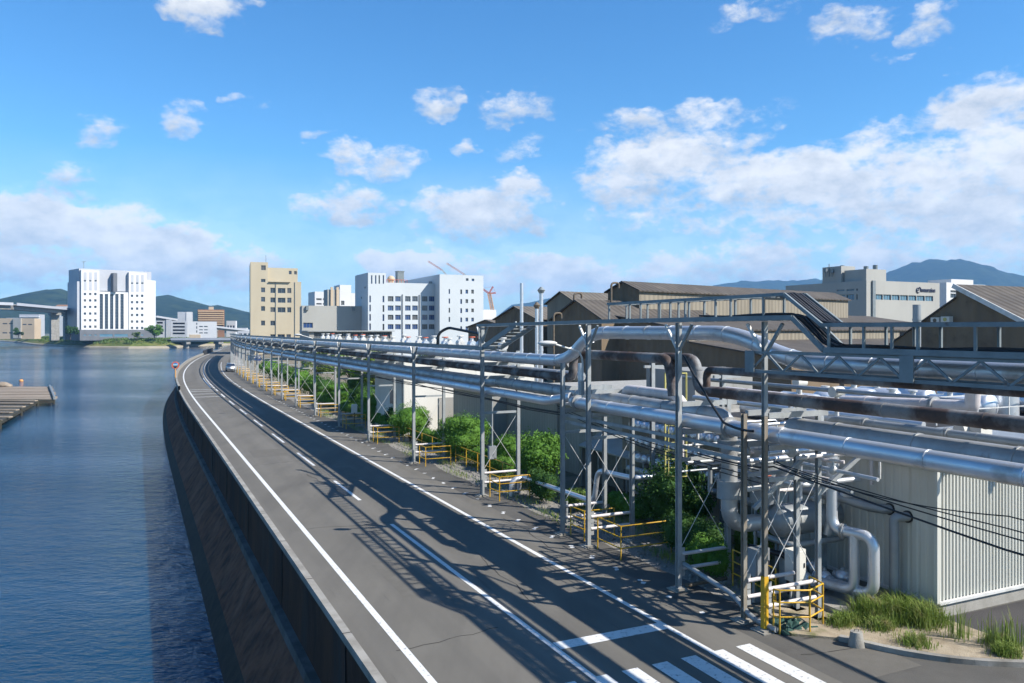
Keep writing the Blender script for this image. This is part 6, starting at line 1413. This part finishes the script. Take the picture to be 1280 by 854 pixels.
# ================================================================ vehicles
def car(label, p, ang, mt):
    B = thing('parked_car', label, 'car', p); R = Matrix.Rotation(ang, 3, 'Z'); p = V(p)
    tr = lambda q: p+R @ V(q)
    prof = [(-2.1, .35), (-2.15, .75), (-2.0, .92), (-1.7, .98), (-1.35, 1.42), (-.2, 1.5), (.5, 1.42), (1.15, .98), (1.95, .86), (2.12, .6), (2.1, .35)]
    m = MB(); vs = []
    for (y, k) in ((-.78, 1), (-.85, 0), (.85, 0), (.78, 1)):
        for (x, z) in prof:
            ins = .16*max(0, (z-.95)/.55); yy = (abs(y)-ins-(.04 if k else 0))*(1 if y > 0 else -1); vs.append(tr((x*(.985 if k else 1), yy, z*(.99 if k else 1)+.02)))
    n = len(prof); fs = [tuple(range(n)), tuple(reversed(range(3*n, 4*n)))]
    for a in range(3): fs += [(a*n+i, (a+1)*n+i, (a+1)*n+(i+1) % n, a*n+(i+1) % n) for i in range(n)]
    m.add(vs, fs, True); m.build('body', M[mt], B, fix=True)
    m = MB()
    for sg in (-1, 1):
        y0, y1 = .835*sg, .70*sg
        m.add([tr((-1.25, y0*.99, 1.0)), tr((.9, y0*.99, 1.0)), tr((.42, y1, 1.4)), tr((-1.05, y1, 1.42))], [(0, 1, 2, 3)])
    m.build('side_window', M['glass'], B)
    m = MB(); m.add([tr((1.14, -.68, 1.02)), tr((1.14, .68, 1.02)), tr((.54, .58, 1.43)), tr((.54, -.58, 1.43))], [(0, 1, 2, 3)]); m.build('windscreen', M['glass'], B)
    m = MB(); m.add([tr((-1.73, -.66, 1.02)), tr((-1.73, .66, 1.02)), tr((-1.4, .58, 1.42)), tr((-1.4, -.58, 1.42))], [(3, 2, 1, 0)]); m.build('rear_window', M['glass'], B)
    for x in (-1.3, 1.35):
        for y in (-.78, .78):
            m = MB(); a, b = tr((x, y-.1, .32)), tr((x, y+.1, .32)); m.cyl(a, b, .32, None, 16); w_ = m.build('wheel', M['tyre'], B); m = MB(); sg = 1 if y > 0 else -1; m.cyl(tr((x, y+.1*sg, .32)), tr((x, y+.12*sg, .32)), .19, None, 12); m.build('rim', M['silver'], w_)
    for y in (-.62, .62):
        m = MB(); m.ball(tr((2.05, y, .68)), .1, .16, .1, 10, 6); m.build('headlight', M['sign_white'], B); m = MB(); m.ball(tr((-2.08, y, .75)), .07, .14, .12, 10, 6); m.build('tail_light', M['red'], B)
t, n = TN(138)
car('white hatchback parked beside the far rack frames', W(139, 7.9), math.atan2(-t.y, -t.x), 'car_white')
car('dark-windowed pale blue car parked behind the far shrubs', W(52, 17.5), math.atan2(n.y, n.x)+.3, 'car_blue')
car('white car half hidden behind the far shrubs, left of the pale blue one', W(61, 18), math.atan2(n.y, n.x)+.2, 'car_white')

# ================================================================ timber raft in the river
zt_ = -3.95
A, Bp, Cc, Dd = onz(62, 484, zt_), onz(68, 499.5, zt_), onz(47, 500, zt_), onz(0, 526, zt_)
R_ = thing('timber_raft', 'weathered timber raft floating at the left border of the river', 'raft', (Cc.x, Cc.y, -5))
E = Dd+(Dd-Cc).normalized()*20; F = V((E.x-40, E.y+10, zt_)); G_ = V((A.x-75, A.y+4, zt_))
m = MB(); m.prism([q.xy for q in (A, G_, F, E, Dd, Cc, Bp)], zt_-.55, zt_-.12); m.build('float', M['wood_dark'], R_, fix=True)
rr = random.Random(9)
edge = [A, Bp, Cc, Dd, E]
m = MB()
nb = 46
u = (G_-A).normalized(); vdir = V((u.y, -u.x, 0))
for i in range(nb):
    d = i*.95
    # planks across the deck, clipped against the slanted front edge
    st = A+(Bp-A)*min(1, d/((Bp-A).length)) if d < (Bp-A).length else None
    if st is None:
        q = (d-(Bp-A).length)/max(1, (nb*.95-(Bp-A).length)); st = Cc.lerp(E, q)
    en = st+u*(60+rr.uniform(-1, 1)); zz = rr.uniform(-.05, .06)
    m.bar(st+u*rr.uniform(-.5, .4)+V((0, 0, zz)), en+V((0, 0, zz)), .8, .16)
m.build('deck_planks', M['wood'], R_)
m = MB()
for q in (A.lerp(Bp, .1), A.lerp(Bp, .9), Cc, Cc.lerp(Dd, .5), Dd): m.cyl(q-V((0, 0, 1.6)), q+V((0, 0, .1)), .2, None, 8)
m.build('pile', M['wood_dark'], R_)
m = MB(); m.bar(A+V((0, 0, .25)), Bp+V((0, 0, .25)), .3, .5); m.build('end_beam', M['steel_dark'], R_)
c = onz(3, 484, zt_); Bx = thing('tarpaulin_heap', 'small brown heap under a tarpaulin on the raft', 'heap', c); m = MB(); m.ball(c+V((0, 0, .4)), 1.5, 1, .7, 12, 8); m.ball(c+V((1.1, 0, .25)), .9, .8, .5, 10, 6); m.build('cover', M['wood'], Bx)
c = onz(26.5, 476.8, -5); Bx = thing('buoy', 'small orange buoy on the river beyond the raft', 'buoy', c); m = MB(); m.ball(c+V((0, 0, .1)), .5, .5, .42, 12, 8); m.build('float', M['orange'], Bx); m = MB(); m.cyl(c+V((0, 0, .4)), c+V((0, 0, .8)), .05, None, 6); m.build('staff', M['black'], Bx)
